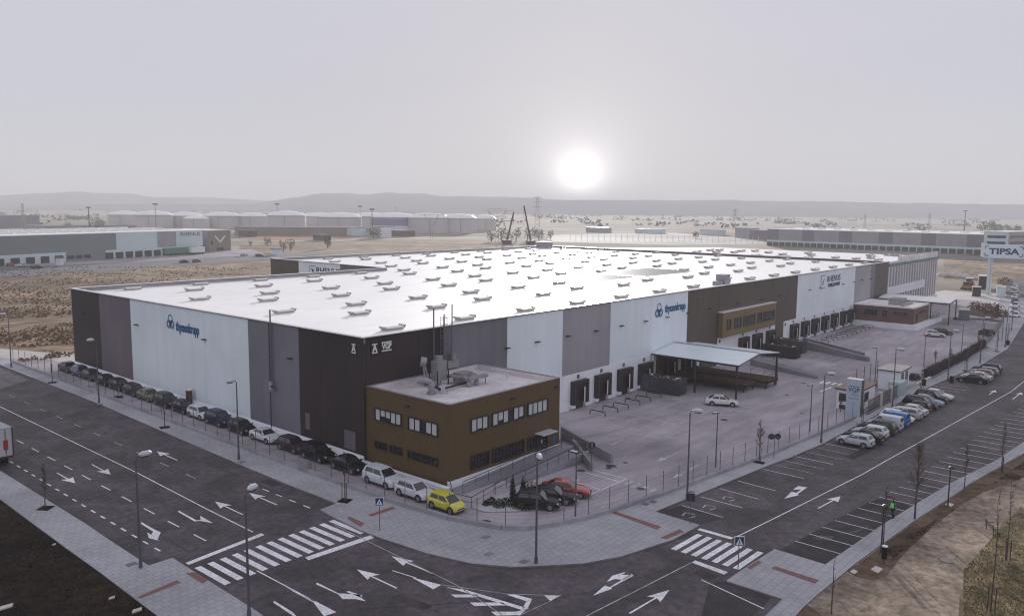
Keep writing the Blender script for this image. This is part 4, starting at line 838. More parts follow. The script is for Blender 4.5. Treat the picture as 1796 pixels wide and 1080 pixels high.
row = [(121, 646, 'saloon', gry, 'dark grey saloon at the far end of the car row along the warehouse'), (143, 653, 'hatch', blu, 'blue hatchback second from the far end beside the warehouse wall'),
 (162, 660, 'hatch', gry, 'dark car with pale rear window between the blue hatchback and a black car'), (187, 668, 'saloon', blk, 'black saloon fourth from the far end under the plum wall panel'),
 (211, 676, 'estate', blk, 'black estate beside the seam of plum and white panels'), (237, 685, 'estate', (.02, .022, .026), 'black estate with silver window line just behind the olive green car'),
 (262, 694, 'saloon', grn, 'olive green saloon parked under the white warehouse panels'), (292, 704, 'suv', (.03, .018, .022), 'dark plum off-roader in front of the olive green car'),
 (323, 714, 'hatch', blk, 'black hatchback beside the small wall flag, behind the white hatchback'), (352, 724, 'hatch', wht, 'white hatchback parked alone among dark cars under the white wall panels'),
 (385, 735, 'suv', nav, 'navy blue off-roader directly in front of the first white hatchback'), (424, 748, 'hatch', (.016, .014, .018), 'black hatchback between the navy off-roader and the white coupe'),
 (466, 764, 'coupe', wht, 'white coupe with black grille beside the grey wall panel'), (514, 780, 'hatch', (.045, .022, .035), 'dark maroon hatchback in front of the white coupe'),
 (558, 795, 'suv', (.012, .008, .009), 'black off-roader with lit headlight reflections beside the dark brown wall'), (612, 818, 'saloon', (.007, .011, .010), 'very dark green saloon near the bronze office corner'),
 (672, 840, 'suv', (.58, .62, .68), 'white off-roader beside the bronze office wall'), (728, 861, 'hatch', (.60, .60, .66), 'white hatchback directly behind the yellow car'), (783, 881, 'city', (.60, .54, .05), 'small bright yellow car at the near corner of the bronze office')]
for u, v, kd, cl, lb in row:
    x = -2.45 if u < 640 else -2.75-(u-640)/140*.9; car(kd, cl, x, y_at(u, x, .7), -90, lb, 'cars parked in line along the left wall')
# three by the planting bed
for (u, v, kd, cl, lb) in ((942, 879, 'hatch', (.014, .013, .012), 'dark car nearest the planting bed with pale bonnet'), (968, 868, 'saloon', (.012, .012, .013), 'black saloon between the dark car and the red car'), (993, 856, 'saloon', (.30, .012, .012), 'red saloon parked beside two black cars by the ramp')):
    P = G(u, v, -.1+.6); car(kd, cl, P.x, P.y, -62, lb)
# nose-in row on the right street
rowr = [(1506, 'hatch', (.40, .44, .50), 90, 'silver hatchback nearest the camera in the street parking row'), (1538, 'saloon', (.010, .009, .009), 90, 'black saloon second in the street row, beside the silver hatchback'),
 (1563, 'hatch', (.52, .56, .62), 90, 'white hatchback third in the street row with dark tail lights'), (1579, 'suv', gry, 90, 'dark grey off-roader between the white hatchback and the white van'),
 (1586, 'van', (.52, .55, .60), 90, 'small white van beside the bright blue van'), (1600, 'van', (.01, .13, .42), 90, 'bright blue van in the street parking row'),
 (1622, 'hatch', wht, -90, 'white car facing the road just beyond the blue van'), (1642, 'estate', (.34, .35, .38), 90, 'silver-grey estate with roof bars under the tall street lamp'),
 (1645, 'saloon', (.5, .5, .52), 90, 'white saloon half hidden behind the silver-grey estate'), (1653, 'hatch', blk, 90, 'black hatchback between the silver-grey estate and the black off-roader'),
 (1667, 'suv', (.012, .012, .014), -90, 'large black off-roader facing the road in the middle of the row'), (1683, 'saloon', (.10, .16, .24), -90, 'blue-grey saloon facing the road beyond the black off-roader'),
 (1692, 'suv', blk, -90, 'black off-roader facing the road near the end of the first group'), (1690, 'saloon', (.52, .53, .56), -90, 'white saloon last in the first group, beside the drive entrance')]
yr = 0
for i, (u, kd, cl, hd, lb) in enumerate(rowr):
    x = 44.6+i*2.52; y = -34.6-.03*(x-44); car(kd, cl, x, y, hd-1.5, lb, 'cars parked nose-in along the right street')
for i, (kd, cl, lb) in enumerate((('saloon', (.008, .009, .012), 'black saloon first in the short group beyond the drive entrance'), ('saloon', (.5, .5, .52), 'white saloon second in the short group beyond the drive entrance'), ('hatch', (.16, .03, .04), 'dark red hatchback third in the group beyond the drive entrance'), ('estate', (.05, .09, .14), 'dark blue estate fourth in the group beyond the drive entrance'), ('suv', (.02, .02, .022), 'black off-roader last in the group beyond the drive entrance'))):
    x = 94.0+i*2.7; car(kd, cl, x, -37.0-.02*i, 90, lb, 'cars parked nose-in along the right street')
car('saloon', (.66, .66, .66), *G(1266, 703, -.4)[:2], -62, 'white saloon parked by the outer post of the gabled canopy')
car('hatch', (.6, .6, .6), *G(1640, 586, -.4)[:2], -75, 'white car by the far brown office, in front of a dark car'); car('hatch', (.05, .05, .06), *G(1654, 582, -.4)[:2], -75, 'dark car half behind the white car by the far office')
car('hatch', (.02, .015, .015), *G(1730, 583, -.4)[:2], 40, 'black car alone near the fence at the far end of the yard')
# right-edge car park
for i in range(7):
    P = G(1789-i*.6, 553-i*8.2, -.4); car(['hatch', 'saloon', 'suv'][i % 3], [wht, slv, wht, gry, wht, slv, wht][i], P.x, P.y+1, 180, ['nearest', 'second', 'third', 'fourth', 'fifth', 'sixth', 'farthest'][i]+' car in the column at the right edge of the picture', 'cars in the distant column at the right edge')
# ------------------------------------------------------------------ trailer at the left edge
tr = thing('truck_trailer', 'white box trailer with red door reflectors parked at the left kerb', 'trailer', (-25.6, 24.3, gz(-25, 25)), R(1))
MB().box(-1.27, 1.27, 0, 13.5, 1.15, 3.9).build('box', mat('trailer_white', (.50, .50, .53), .5, .05, 1), tr)
MB().box(-1.29, 1.29, -.02, 13.52, 3.9, 3.96).build('roof', mat('trailer_roof', (.30, .33, .37), .5, .08, 1), tr)
k = MB(); k.box(-1.28, -1.2, -.05, 0, 1.1, 3.9); k.box(1.2, 1.3, -.06, .05, 1.1, 3.9); k.box(-.03, .03, -.03, 0, 1.2, 3.8); k.build('door_frame', dark, tr)
for x in (-.62, .62):
    k = MB(); k.box(x-.2, x+.2, -.045, -.005, 1.9, 2.75); k.poly([(x-.2, -.04, 1.9), (x+.2, -.04, 1.9), (x, -.04, 1.6)]); k.build('red_reflector', redl if False else mat('red_marker', (.35, .02, .015), .6, .1, 4), tr)
    MB().box(x-.03, x+.03, -.06, -.01, 1.25, 3.8).build('door_bar', steel, tr)
k = MB(); k.box(-1.2, 1.2, -.1, .05, .95, 1.12); k.build('underrun_bar', trim, tr); MB().box(-.5, .5, .3, 13, .75, 1.14).build('chassis', trim, tr)
for y in (1.8, 3.1, 4.4):
    for s in (-1, 1): MB().tube([(s*.85, y, .5), (s*1.22, y, .5)], .5, 14).build('wheel', tyre, tr)
for s in (-1, 1): MB().box(s*.95-.2, s*.95+.2, -.12, -.1, .95, 1.1).build('tail_light', redl, tr)
# ------------------------------------------------------------------ street lamps
def lamp_tall(h):
    t = thing('street_lamp', 'proto', 'lamp post'); MB().tube([(0, 0, 0), (0, 0, h-.15)], [.10, .055], 8).build('pole', polem, t)
    MB().tube([(0, 0, 0), (0, 0, .5)], .14, 8).build('base', polem, t)
    k = MB(); k.tube([(0, 0, h-.3), (.12, 0, h), (.5, 0, h+.06)], .05, 6); k.build('arm', polem, t)
    k = MB(); k.tube([(.25, 0, h+.08), (.5, 0, h+.1), (.95, 0, h+.1), (1.15, 0, h+.06)], [.10, .21, .2, .08], 8); hd = k.build('lamp_head', lampw, t); hd.scale = (1, 1, 1)
    MB().box(.4, 1.0, -.12, .12, h-.13, h-.09).build('lens', glass, t); return t
def lamp_yard(h):
    t = thing('yard_lamp', 'proto', 'lamp post'); MB().tube([(0, 0, 0), (0, 0, h)], [.08, .05], 8).build('pole', polem, t)
    MB().box(-.1, .65, -.16, .16, h, h+.1).build('lamp_head', dark, t); MB().box(-.08, .6, -.14, .14, h+.101, h+.12).build('lamp_top', lampw, t); return t
def lamp_park(h):
    t = thing('park_lamp', 'proto', 'lamp post'); MB().tube([(0, 0, 0), (0, 0, h)], [.07, .05], 8).build('pole', dark, t); MB().tube([(0, 0, h-.05), (.35, 0, h-.02)], .035, 6).build('arm', dark, t)
    MB().tube([(.45, 0, h-.18), (.45, 0, h-.02), (.45, 0, h+.1)], [.28, .27, .1], 12).build('lamp_head', dark, t); return t
LP_ = [lamp_tall(8.25), lamp_yard(5.8), lamp_park(3.7)]; used = [0, 0, 0]
def lamp(i, u, v, rz, label, P=None):
    P = P or G(u, v); t = LP_[i] if not used[i] else copy_tree(LP_[i]); used[i] = 1; t.location = (P.x, P.y, gz(P.x, P.y)+(.12 if i == 0 else .05)); t.rotation_euler = (0, 0, R(rz)); t['label'] = label; t['group'] = ['tall street lamps with pale heads', 'slim yard lamps', 'dark park lamps'][i]
lamp(0, 940, 990, 230, 'tall street lamp at the kerb of the rounded corner pavement'); lamp(0, 1205, 876, -70, 'tall street lamp beside the first parking bays of the right street'); lamp(0, 1440, 778, -70, 'tall street lamp just before the silver hatchback')
lamp(0, 247, 998, 0, 'tall street lamp on the lower left pavement beside the dashed line'); lamp(0, 437, 1085, 20, 'street lamp whose head overlaps the left end of the zebra crossing')
lamp(0, 174, 708, 180, 'tall street lamp by the plum panel on the left pavement'); lamp(0, 419, 808, 180, 'tall street lamp in front of the white coupe on the left pavement'); lamp(0, 20, 645, 180, 'street lamp at the far left beyond the warehouse corner')
lamp(0, 1547, 748, -90, 'tall street lamp behind the silver-grey estate', Vector((66.5, -32.6, 0))); lamp(0, 0, 0, -90, 'tall street lamp by the bin past the drive entrance', Vector((91.5, -34.0, 0))); lamp(0, 0, 0, -90, 'tall street lamp along the far hedge of the right street', Vector((113.5, -34.4, 0))); lamp(0, 0, 0, -90, 'tall street lamp where the right street bends away', Vector((137, -34.4, 0))); lamp(0, 0, 0, -90, 'distant street lamp beyond the bend of the right street', Vector((165, -31, 0)))
lamp(1, 1009, 912, 90, 'slim lamp inside the fence in front of the red saloon'); lamp(1, 1255, 820, 150, 'slim yard lamp behind the fence near the painted arrows'); lamp(1, 1420, 757, 150, 'slim yard lamp behind the fence left of the white totem'); lamp(1, 1534, 675, 100, 'slim yard lamp behind the guard hut')
for i, (u, v, w_) in enumerate(((1620, 645, 'nearest'), (1686, 622, 'second'), (1724, 610, 'third'), (1757, 600, 'farthest'))): lamp(1, u, v, 120, '%s slim lamp in the yard behind the far hedge' % w_)
lamp(2, 1545, 970, 0, 'dark park lamp with a black bin on its pole'); lamp(2, 1662, 890, 0, 'dark park lamp farther along the dry verge')
# ------------------------------------------------------------------ bare young trees
def tree_parts(t, h, seed, spread=1.0, r0=.055, stakes=True, dens=26):
    rnd = random.Random(seed); k = MB(); pts = [(0, 0, 0)]
    for i in range(1, 7): pts.append((rnd.uniform(-.05, .05)*i*.4, rnd.uniform(-.05, .05)*i*.4, h*i/6))
    k.tube(pts, [r0*(1-.13*i) for i in range(7)], 6); k.build('trunk', bark, t)
    c = MB()
    for i in range(dens):
        z = rnd.uniform(h*.35, h*.95); a = rnd.uniform(0, 6.28); L0 = spread*(.35+1.15*(1-(z/h-.3)/.75))*rnd.uniform(.6, 1.1)
        p = Vector((0, 0, z)); q = p+Vector((math.cos(a)*L0*.6, math.sin(a)*L0*.6, L0*.8)); c.tube([p, (p+q)/2+Vector((0, 0, -.04)), q], [.028, .02, .011], 3, cap=False)
        for j in range(5):
            s = p.lerp(q, rnd.uniform(.2, .95)); e3 = s+Vector((rnd.uniform(-.35, .35), rnd.uniform(-.35, .35), rnd.uniform(.1, .5)))*spread; c.tube([s, e3], [.015, .007], 3, cap=False)
    o = c.build('crown', bark, t)
    if stakes:
        for s in (-1, 1): MB().tube([(s*.22, .1, 0), (s*.22, .1, 1.7)], .035, 5).build('stake', dark, t)
def btree(u, v, h, label, seed, spread=1.0, stakes=True, pit=True, P=None, dz=.13, r0=.055, dens=26):
    P = P or G(u, v); t = thing('bare_tree', label, 'tree', (P.x, P.y, gz(P.x, P.y)+dz), R(seed*37), 'bare young street trees'); tree_parts(t, h, seed, spread, r0, stakes, dens)
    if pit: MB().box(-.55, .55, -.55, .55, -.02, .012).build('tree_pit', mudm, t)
btree(80, 893, 3.9, 'bare sapling on the lower left pavement in a square pit', 1, .5, False); btree(289, 751, 3.6, 'bare sapling on the left pavement in front of the olive car', 2, .25, False)
btree(605, 880, 4.6, 'bare sapling with stakes by the corner drain before the zebra', 3, .3); btree(92, 672, 3.6, 'bare sapling farthest along the left pavement', 4, .25, False); btree(207, 697, 2.6, 'stunted sapling stem among the left fence posts', 14, .15, False)
btree(1331, 813, 4.6, 'bare staked sapling on the right street pavement before the round signs', 5, .75); btree(1520, 705, 3.6, 'bare staked sapling in front of the white totem', 6, .6, P=Vector((54.3, -32.3, 0))); btree(0, 0, 4.0, 'bare sapling beside the guard huts', 7, .4, P=Vector((79, -33.2, 0)))
btree(0, 0, 4.0, 'bare staked sapling by the group beyond the drive entrance', 8, .4, P=Vector((103.5, -34.2, 0))); btree(0, 0, 4, 'bare staked sapling on the far curve of the right pavement', 9, .4, P=Vector((129.8, -34.2, 0))); btree(0, 0, 4, 'bare staked sapling at the far bend of the right pavement', 10, .4, P=Vector((144, -33.7, 0)))
btree(1547, 968, 5.0, 'bare bushy tree behind the park lamp and bin', 11, .45, False, False, P=G(1549, 956), dens=20); btree(1604, 912, 6.6, 'largest bare tree on the dry verge, by the person', 12, 1.15, False, False, r0=.09, dens=48); btree(1691, 857, 4.9, 'bare tree on the verge between park lamp and road', 13, .4, False, False)
btree(1756, 830, 5.5, 'thin bare tree at the end of the dry verge', 15, .5, True, False); btree(1765, 985, 6.3, 'tall thin bare tree with stakes at the grass edge', 16, .3, True, False, dens=12); btree(1737, 1076, 8.8, 'tallest thin leaning tree at the lower right edge', 17, .25, True, False, dens=10); btree(1458, 1080, 4.0, 'thin leaning stem at the foot of the gravel path', 18, .2, False, False, dens=5)
for i, (u, v) in enumerate(((1474, 722), (1640, 640), (1667, 634), (1716, 606))): btree(u, v, 2.6, 'small bare tree inside the yard fence, %s of four' % ['nearest', 'second', 'third', 'farthest'][i], 20+i, .5, False, False, dz=0)
# ------------------------------------------------------------------ perimeter fence
fn = thing('perimeter_fence', 'grey wire fence on a low concrete kerb around the warehouse yard', 'fence')
fpts = [Vector((*p, 0)) for p in [(-6.0, 79.3), (-6.0, 51.5), (-6.0, 10.9), (-5.9, -10.9), (-5.4, -17.5), (-4.0, -22.2), (-2.5, -23.9), (-.3, -25.1), (2.3, -26.0), (5.5, -26.6), (13.3, -27.5), (33.6, -28.9), (46.4, -29.9), (56.1, -30.6)]]
pm_ = MB().tube([(0, 0, 0), (0, 0, 2.05)], .035, 6).mesh('post', polem)
seg = []; acc = 0; step = 2.55
def gv(p): return Vector((p.x, p.y, gz(p.x, p.y)))
wire = MB(); tot = 0; posts = []
for a, b in zip(fpts[:-1], fpts[1:]):
    d = (b-a).length; s = -acc % step if False else (step-acc) % step
    while s < d: p = a.lerp(b, s/d); posts.append(p); s += step
    acc = (acc+d) % step
    cuts = [a]+[a.lerp(b, j/max(1, int(d/12))) for j in range(1, max(1, int(d/12)))]+[b]
    for c0_, c1_ in zip(cuts[:-1], cuts[1:]):
        c0_, c1_ = gv(c0_), gv(c1_); k = MB(); up = Vector((0, 0, .24)); k.bar(c0_+up, c1_+up, .34, .46); k.build('kerb_wall', kerbm if False else mat('fence_footing', (.33, .325, .35), .85, .12, 1, stain=.15), fn)
        for z in (.6, .95, 1.3, 1.65, 2.0, 2.35): wire.bar(c0_+Vector((0, 0, z)), c1_+Vector((0, 0, z)), .008, .008)
wo_ = wire.build('wire', wirem, fn); wo_['kind'] = 'stuff'
for p in posts: ob('post', pm_, fn, (p.x, p.y, gz(p.x, p.y)+.42))
k = MB(); c = G(528, 826); k.box(c.x-.2, c.x+.35, c.y-1.3, c.y+.3, gz(c.x, c.y), gz(c.x, c.y)+1.2); k.box(c.x-.15, c.x+.3, c.y-1.2, c.y+.2, gz(c.x, c.y)+1.2, gz(c.x, c.y)+1.28)
tag(k.build('utility_cabinet', greym), 'grey utility cabinet at the foot of the left fence', 'cabinet')
k = MB(); c = Vector((-.6, y_at(332, -.6, 1))); k.box(-.9, -.35, c.y-.35, c.y+.3, .9, 2.5); k.box(-.92, -.33, c.y-.37, c.y+.32, 2.5, 2.62, 1); k.box(-.68, -.6, c.y-.05, c.y+.05, .2, .9); tag(k.build('wall_box', [timber, whitel]), 'brown box with white cap on the left wall above the parked cars', 'box')
# ------------------------------------------------------------------ totem, guard huts, gate
tm = thing('sign_totem', 'tall white sign totem at the yard entrance with VGP lettering', 'sign', (58.6, -29.9, -1))
MB().box(-.5, .5, -1.05, 1.0, 0, 5.9).build('panel', mat('totem_white', (.42, .50, .60), .4, .04, 1), tm); MB().box(-.45, .55, -1.1, -1.05, 0, 5.85).build('side_face', brown_p, tm); MB().box(-.52, .52, -1.1, 1.02, 5.9, 5.98).build('cap', coping, tm)
lettering('lettering', 'VGP', 1.0, navyl, tm, (-.52, -.05, 4.25), (R(90), 0, R(-90)), .85, .0)
k = MB(); k.box(-.52, -.505, -.75, .65, 4.8, 4.88); k.box(-.52, -.505, -.75, .2, 3.62, 3.66); k.box(-.52, -.505, -.75, .3, 3.4, 3.44); k.box(-.52, -.505, -.75, .65, 2.9, 2.96); k.build('rule_line', navyl, tm)
tm.scale = (1, .92, .85)
def hut(x0, x1, y0, y1, h, label, roofc, wins, z=-1, over=.25):
    t = thing('guard_hut', label, 'hut', (x0, y0, z)); X, Y = x1-x0, y1-y0; MB().box(0, X, 0, Y, 0, h).build('wall', band_p, t)
    MB().box(-over, X+over, -over, Y+over, h, h+.2).build('roof', roofc, t); k = MB(); k.box(-over-.03, X+over+.03, -over-.03, Y+over+.03, h+.02, h+.14); k.build('fascia', dockbr, t)
    for w_ in wins:
        s, a0, a1, z0, z1 = w_; k = MB()
        if s == 'y': k.box(a0, a1, -.04, 0, z0, z1)
        else: k.box(-.04, 0, a0, a1, z0, z1)
        k.build('window', glass, t)
    return t
tanroof = mat('tan_gravel_roof', (.30, .22, .19), .9, .15, 2)
hut(61.6, 68.4, -29.6, -26.6, 2.7, 'guard hut with tan roof beside the VGP totem', tanroof, (('x', .3, 1.3, 1.1, 2.2), ('x', 1.7, 2.7, 1.1, 2.2), ('y', .6, 1.6, .9, 2.2), ('y', 2.2, 4.0, .9, 2.2), ('x', .3, 2.6, 0, .6)))
hut(79.0, 84.4, -30.0, -27.0, 2.9, 'white guard hut with two tall dark openings in its street side', lightcon, (('y', 1.0, 2.3, .2, 2.6), ('y', 3.2, 4.6, .2, 2.6)))
k = MB(); k.box(0, 3.2, 0, 1.8, 0, 2.1); tag(k.build('meter_cabinet', mat('pale_green_cabinet', (.40, .48, .48), .5, .05, 1), None, False, (74.8, -31.4, -1)), 'low pale cabinet in front of the white guard hut', 'cabinet')
gt = thing('yard_gate', 'barred steel gate and fence between the two guard huts', 'gate', (60.0, -31.2, -1))
MB().box(0, 14.2, -.15, .15, 0, .35).build('footing', lightgrey_c, gt)
for i in range(36): MB().bar((.4+i*.38, 0, .35), (.4+i*.38, 0, 2.0), .05, .05).build('bar', dark, gt)
for z in (.5, 1.95): MB().bar((.3, 0, z), (14, 0, z), .07, .06).build('rail', dark, gt)
for x in (5.6, 10.6): MB().box(x-.25, x+.25, -.25, .25, 0, 2.3).build('gate_pier', lightcon, gt)
k = MB(); k.prism([(5, -27.5), (12, -27.5), (12, -26), (5, -26)], 2.4, 2.55); 
for i, x in enumerate((70, 73.5, 76.5, 80)):
    k = MB(); k.tube([(0, 0, 0), (0, 0, 4.2)], .06, 6); tag(k.build('floodlight_pole', polem, None, False, (x, -26.5, -1)), '%s thin dark pole behind the guard huts' % ['first', 'second', 'third', 'fourth'][i], 'pole')
# boundary wall, hedge beyond the huts
k = MB(); k.bar((84.6, -31.1, -.75), (92, -31.3, -.75), .3, .5); tag(k.build('low_wall', lightcon), 'low pale kerb wall by the second guard hut', 'wall')
def leafmass(k, x0, x1, y0, y1, z0, z1, n, s, rnd, shape=None):
    for i in range(n):
        p = Vector((rnd.uniform(x0, x1), rnd.uniform(y0, y1), rnd.uniform(z0, z1)))
        if shape and not shape(p): continue
        a = Vector((rnd.gauss(0, 1), rnd.gauss(0, 1), rnd.gauss(0, 1))).normalized()*s*rnd.uniform(.6, 1.3); b = a.cross(Vector((rnd.gauss(0, 1), rnd.gauss(0, 1), rnd.gauss(0, 1)))).normalized()*s*.5
        k.poly([p-a, p+b, p+a, p-b])
rnd = random.Random(5)
hg = thing('hedge', 'long brown clipped hedge along the right street fence', 'hedge', (92.5, -30.6, -1))
k = MB(); k.bar((0, 0, .75), (22, -.8, .75), .9, 1.4); k.bar((22, -.8, .75), (42, -.4, .75), .9, 1.4); k.build('hedge_core', mat('hedge_core', (.035, .022, .022), 1, .3, 3), hg)
k = MB(); leafmass(k, 0, 42, -1.5, .6, .1, 1.8, 9000, .12, rnd, lambda p: abs(p.y+.8*min(p.x, 22)/22-.02*max(0, p.x-22)) < .6)
k.build('foliage', mat('brown_hedge_leaf', (.06, .038, .038), .9, .4, 3), hg)['kind'] = 'stuff'
k = MB(); k.bar((92.3, -31.5, -.85), (134, -31.9, -.85), .25, .35); tag(k.build('kerb_wall', lightgrey_c), 'low kerb wall at the foot of the brown hedge', 'wall')
k = MB(); leafmass(k, -1.8, 1.8, -1.1, 1.1, 0, 1.0, 900, .14, rnd, lambda p: (p.x/1.8)**2+(p.y/1.1)**2+(p.z/1.0)**2 < 1)
tag(k.build('shrub', leafd, None, False, (90.2, -29.2, -1)), 'dark green rounded shrub at the near end of the brown hedge', 'shrub')
wf = thing('far_fence', 'grey mesh fence curving round the far end of the yard', 'fence')
fp2 = [Vector(p) for p in ((134, -31.2, -1), (150, -29.8, -1), (169, -27.9, -1), (181, -26.6, -1), (182, -21, -1), (178, -16, -1))]
for a, b in zip(fp2[:-1], fp2[1:]):
    n = max(2, int((b-a).length/2.6))
    for i in range(n): p = a.lerp(b, i/n); ob('post', pm_, wf, (p.x, p.y, -1))
    k = MB(); k.bar(a+Vector((0, 0, .25)), b+Vector((0, 0, .25)), .22, .5)
    k.build('kerb_wall', kerbm, wf)
    k = MB()
    for z in (.7, 1, 1.3, 1.6, 1.9): k.bar(a+Vector((0, 0, z)), b+Vector((0, 0, z)), .012, .02)
    k.build('wire', wirem, wf)['kind'] = 'stuff'
# ------------------------------------------------------------------ signs, bin, bench, person
def crossing_sign(u, v, label, face):
    P = G(u, v); t = thing('crossing_sign', label, 'road sign', (P.x, P.y, gz(P.x, P.y)+.13), face)
    MB().tube([(0, 0, 0), (0, 0, 2.75)], .035, 6).build('pole', polem, t); MB().box(-.36, .36, -.06, -.03, 2.05, 2.77).build('plate_edge', whitel, t); MB().box(-.32, .32, -.066, -.06, 2.09, 2.73).build('blue_field', mat('sign_blue', (.01, .05, .16), .4), t)
    k = MB(); k.poly([(-.26, -.07, 2.15), (.26, -.07, 2.15), (0, -.07, 2.66)]); k.build('white_triangle', whitel, t)
    k = MB(); y = -.075; k.poly([(-.03, y, 2.48), (.03, y, 2.48), (.03, y, 2.54), (-.03, y, 2.54)]); k.poly([(-.035, y, 2.3), (.035, y, 2.3), (.03, y, 2.46), (-.03, y, 2.46)]); k.poly([(-.1, y, 2.18), (-.06, y, 2.18), (.02, y, 2.32), (-.03, y, 2.32)]); k.poly([(.1, y, 2.18), (.06, y, 2.18), (-.02, y, 2.32), (.03, y, 2.32)]); k.build('walking_figure', navyl, t)
crossing_sign(666, 932, 'blue pedestrian crossing sign beside the left zebra crossing', R(-45)); crossing_sign(1294, 1007, 'blue pedestrian crossing sign beside the right zebra crossing', R(-50))
P = G(1210, 920); t = thing('back_of_sign', 'dark square back of a road sign at the first parking bay', 'road sign', (P.x, P.y, gz(P.x, P.y)+.13), R(-60)); MB().tube([(0, 0, 0), (0, 0, 2.6)], .035, 6).build('pole', polem, t); MB().box(-.34, .34, .03, .06, 1.9, 2.6).build('sign_back', dark, t)
P = G(1357, 806); t = thing('back_of_sign', 'road sign pole with two round plates seen from behind near the fence', 'road sign', (P.x, P.y, gz(P.x, P.y)+.13), R(-60)); MB().tube([(0, 0, 0), (0, 0, 2.8)], .035, 6).build('pole', polem, t)
for s, z in ((-.33, 2.45), (.33, 2.5)): MB().tube([(s, .03, z), (s, .07, z)], .33, 16).build('round_plate', dark, t)
MB().box(-.6, .6, 0, .03, 2.4, 2.5).build('bracket', polem, t)
P = G(1037, 826); t = thing('round_sign', 'round dark road sign on a pole at the low ramp wall', 'road sign', (P.x, P.y, gz(P.x, P.y)), R(-40)); MB().tube([(0, 0, 0), (0, 0, 3.0)], .035, 6).build('pole', polem, t); MB().tube([(0, -.07, 2.75), (0, -.03, 2.75)], .36, 18).build('round_plate', dark, t); MB().box(-.05, .05, -.08, -.07, 2.5, 3.0).build('pale_bar', greym, t)
P = G(1550, 988); k = MB(); k.tube([(P.x, P.y, gz(P.x, P.y)+.4), (P.x, P.y, gz(P.x, P.y)+1.35)], .2, 12); k.tube([(P.x, P.y, gz(P.x, P.y)+1.35), (P.x, P.y, gz(P.x, P.y)+1.42)], .22, 12, 1); k.tube([(P.x-.1, P.y, gz(P.x, P.y)), (P.x-.1, P.y, gz(P.x, P.y)+1.2)], .03, 5); tag(k.build('litter_bin', [blackm, lampw]), 'black litter bin with pale lid hung on the park lamp', 'bin')
for u, v, lb in ((1331, 0, ''), ): pass
for (x, y, lb) in ((91.3, -34.6, 'dark bin at the foot of the lamp past the drive entrance'), (85.6, -31.9, 'black bin beside the white guard hut'), (140.5, -34.3, 'small black bin far along the right pavement')):
    tag(MB().tube([(x, y, gz(x, y)+.1), (x, y, gz(x, y)+1.1)], [.3, .34], 12).build('litter_bin', blackm), lb, 'bin')
for u, v, s, lb in ((1537, 1001, .55, 'pale broken slab lying on the verge below the bin'), (1497, 1005, .35, 'small pale stone at the tip of the verge'), (1665, 887, .5, 'pale slab at the foot of the far park lamp')):
    P = G(u, v); k = MB(); k.prism([(P.x-s, P.y-s*.5), (P.x+s*.7, P.y-s*.6), (P.x+s, P.y+s*.4), (P.x-s*.5, P.y+s*.6)], gz(P.x, P.y)+.06, gz(P.x, P.y)+.17); tag(k.build('stone_slab', lightcon), lb, 'slab')
P = G(1742, 936); bn = thing('park_bench', 'weathered bench beside the gravel path', 'bench', (P.x, P.y, gz(P.x, P.y)+.07), R(28))
for i in range(4): MB().box(-.9, .9, -.25+i*.13, -.15+i*.13, .42, .46).build('slat', mat('bench_wood', (.16, .13, .11), .8, .2, 5), bn)
for i in range(3): MB().box(-.9, .9, .28+i*.03, .31+i*.03, .55+i*.14, .65+i*.14).build('slat', MATS['bench_wood'], bn)
for s in (-.85, .85): MB().bar((s, -.2, 0), (s, -.2, .42), .06, .06).build('leg', dark, bn); MB().bar((s, .25, 0), (s, .38, .95), .06, .06).build('leg', dark, bn)
for s in (-.85, .85): MB().bar((s, -.25, .66), (s, .3, .66), .05, .05).build('armrest', dark, bn)
def skinned(name, V, E, Rd, m, par):
    me = bpy.data.meshes.new(name); me.from_pydata(V, E, []); o = bpy.data.objects.new(name, me); COL.objects.link(o)
    md = o.modifiers.new('s', 'SKIN'); sv = me.skin_vertices[0].data
    for i, r in enumerate(Rd): sv[i].radius = (r, r); sv[i].use_root = (i == 0)
    sb = o.modifiers.new('b', 'SUBSURF'); sb.levels = sb.render_levels = 1
    dg = bpy.context.evaluated_depsgraph_get(); mm = bpy.data.meshes.new_from_object(o.evaluated_get(dg)); bpy.data.objects.remove(o)
    mm.name = name; mm.materials.clear(); mm.materials.append(m)
    for p in mm.polygons: p.use_smooth = True
    return ob(name, mm, par)
P = G(1565, 911); pe = thing('person', 'person in a lime green safety vest walking across the parking bays', 'person', (P.x, P.y, gz(P.x, P.y)+.02), R(150))
V = [(0, 0, .95), (0, 0, 1.18), (.02, 0, 1.42), (.03, 0, 1.52), (.05, 0, 1.68), (0, .19, 1.40), (.05, .25, 1.14), (.16, .22, .92), (.19, .21, .84), (0, -.19, 1.40), (-.06, -.25, 1.14), (-.02, -.24, .90), (0, -.23, .82), (0, .09, .90), (.14, .09, .50), (.05, .09, .09), (.20, .09, .04), (0, -.09, .90), (-.08, -.09, .50), (-.28, -.09, .13), (-.17, -.09, .05)]
E_ = [(0, 1), (1, 2), (2, 3), (3, 4), (2, 5), (5, 6), (6, 7), (7, 8), (2, 9), (9, 10), (10, 11), (11, 12), (0, 13), (13, 14), (14, 15), (15, 16), (0, 17), (17, 18), (18, 19), (19, 20)]
skinned('body', V, E_, [.15, .14, .15, .06, .11, .075, .055, .04, .045, .075, .055, .04, .045, .105, .07, .05, .045, .105, .07, .05, .045], trous, pe)
skinned('safety_vest', [(0, 0, 1.0), (0, 0, 1.2), (.01, 0, 1.42), (.01, .13, 1.43), (.01, -.13, 1.43)], [(0, 1), (1, 2), (2, 3), (2, 4)], [.25, .24, .22, .13, .13], hivis, pe)
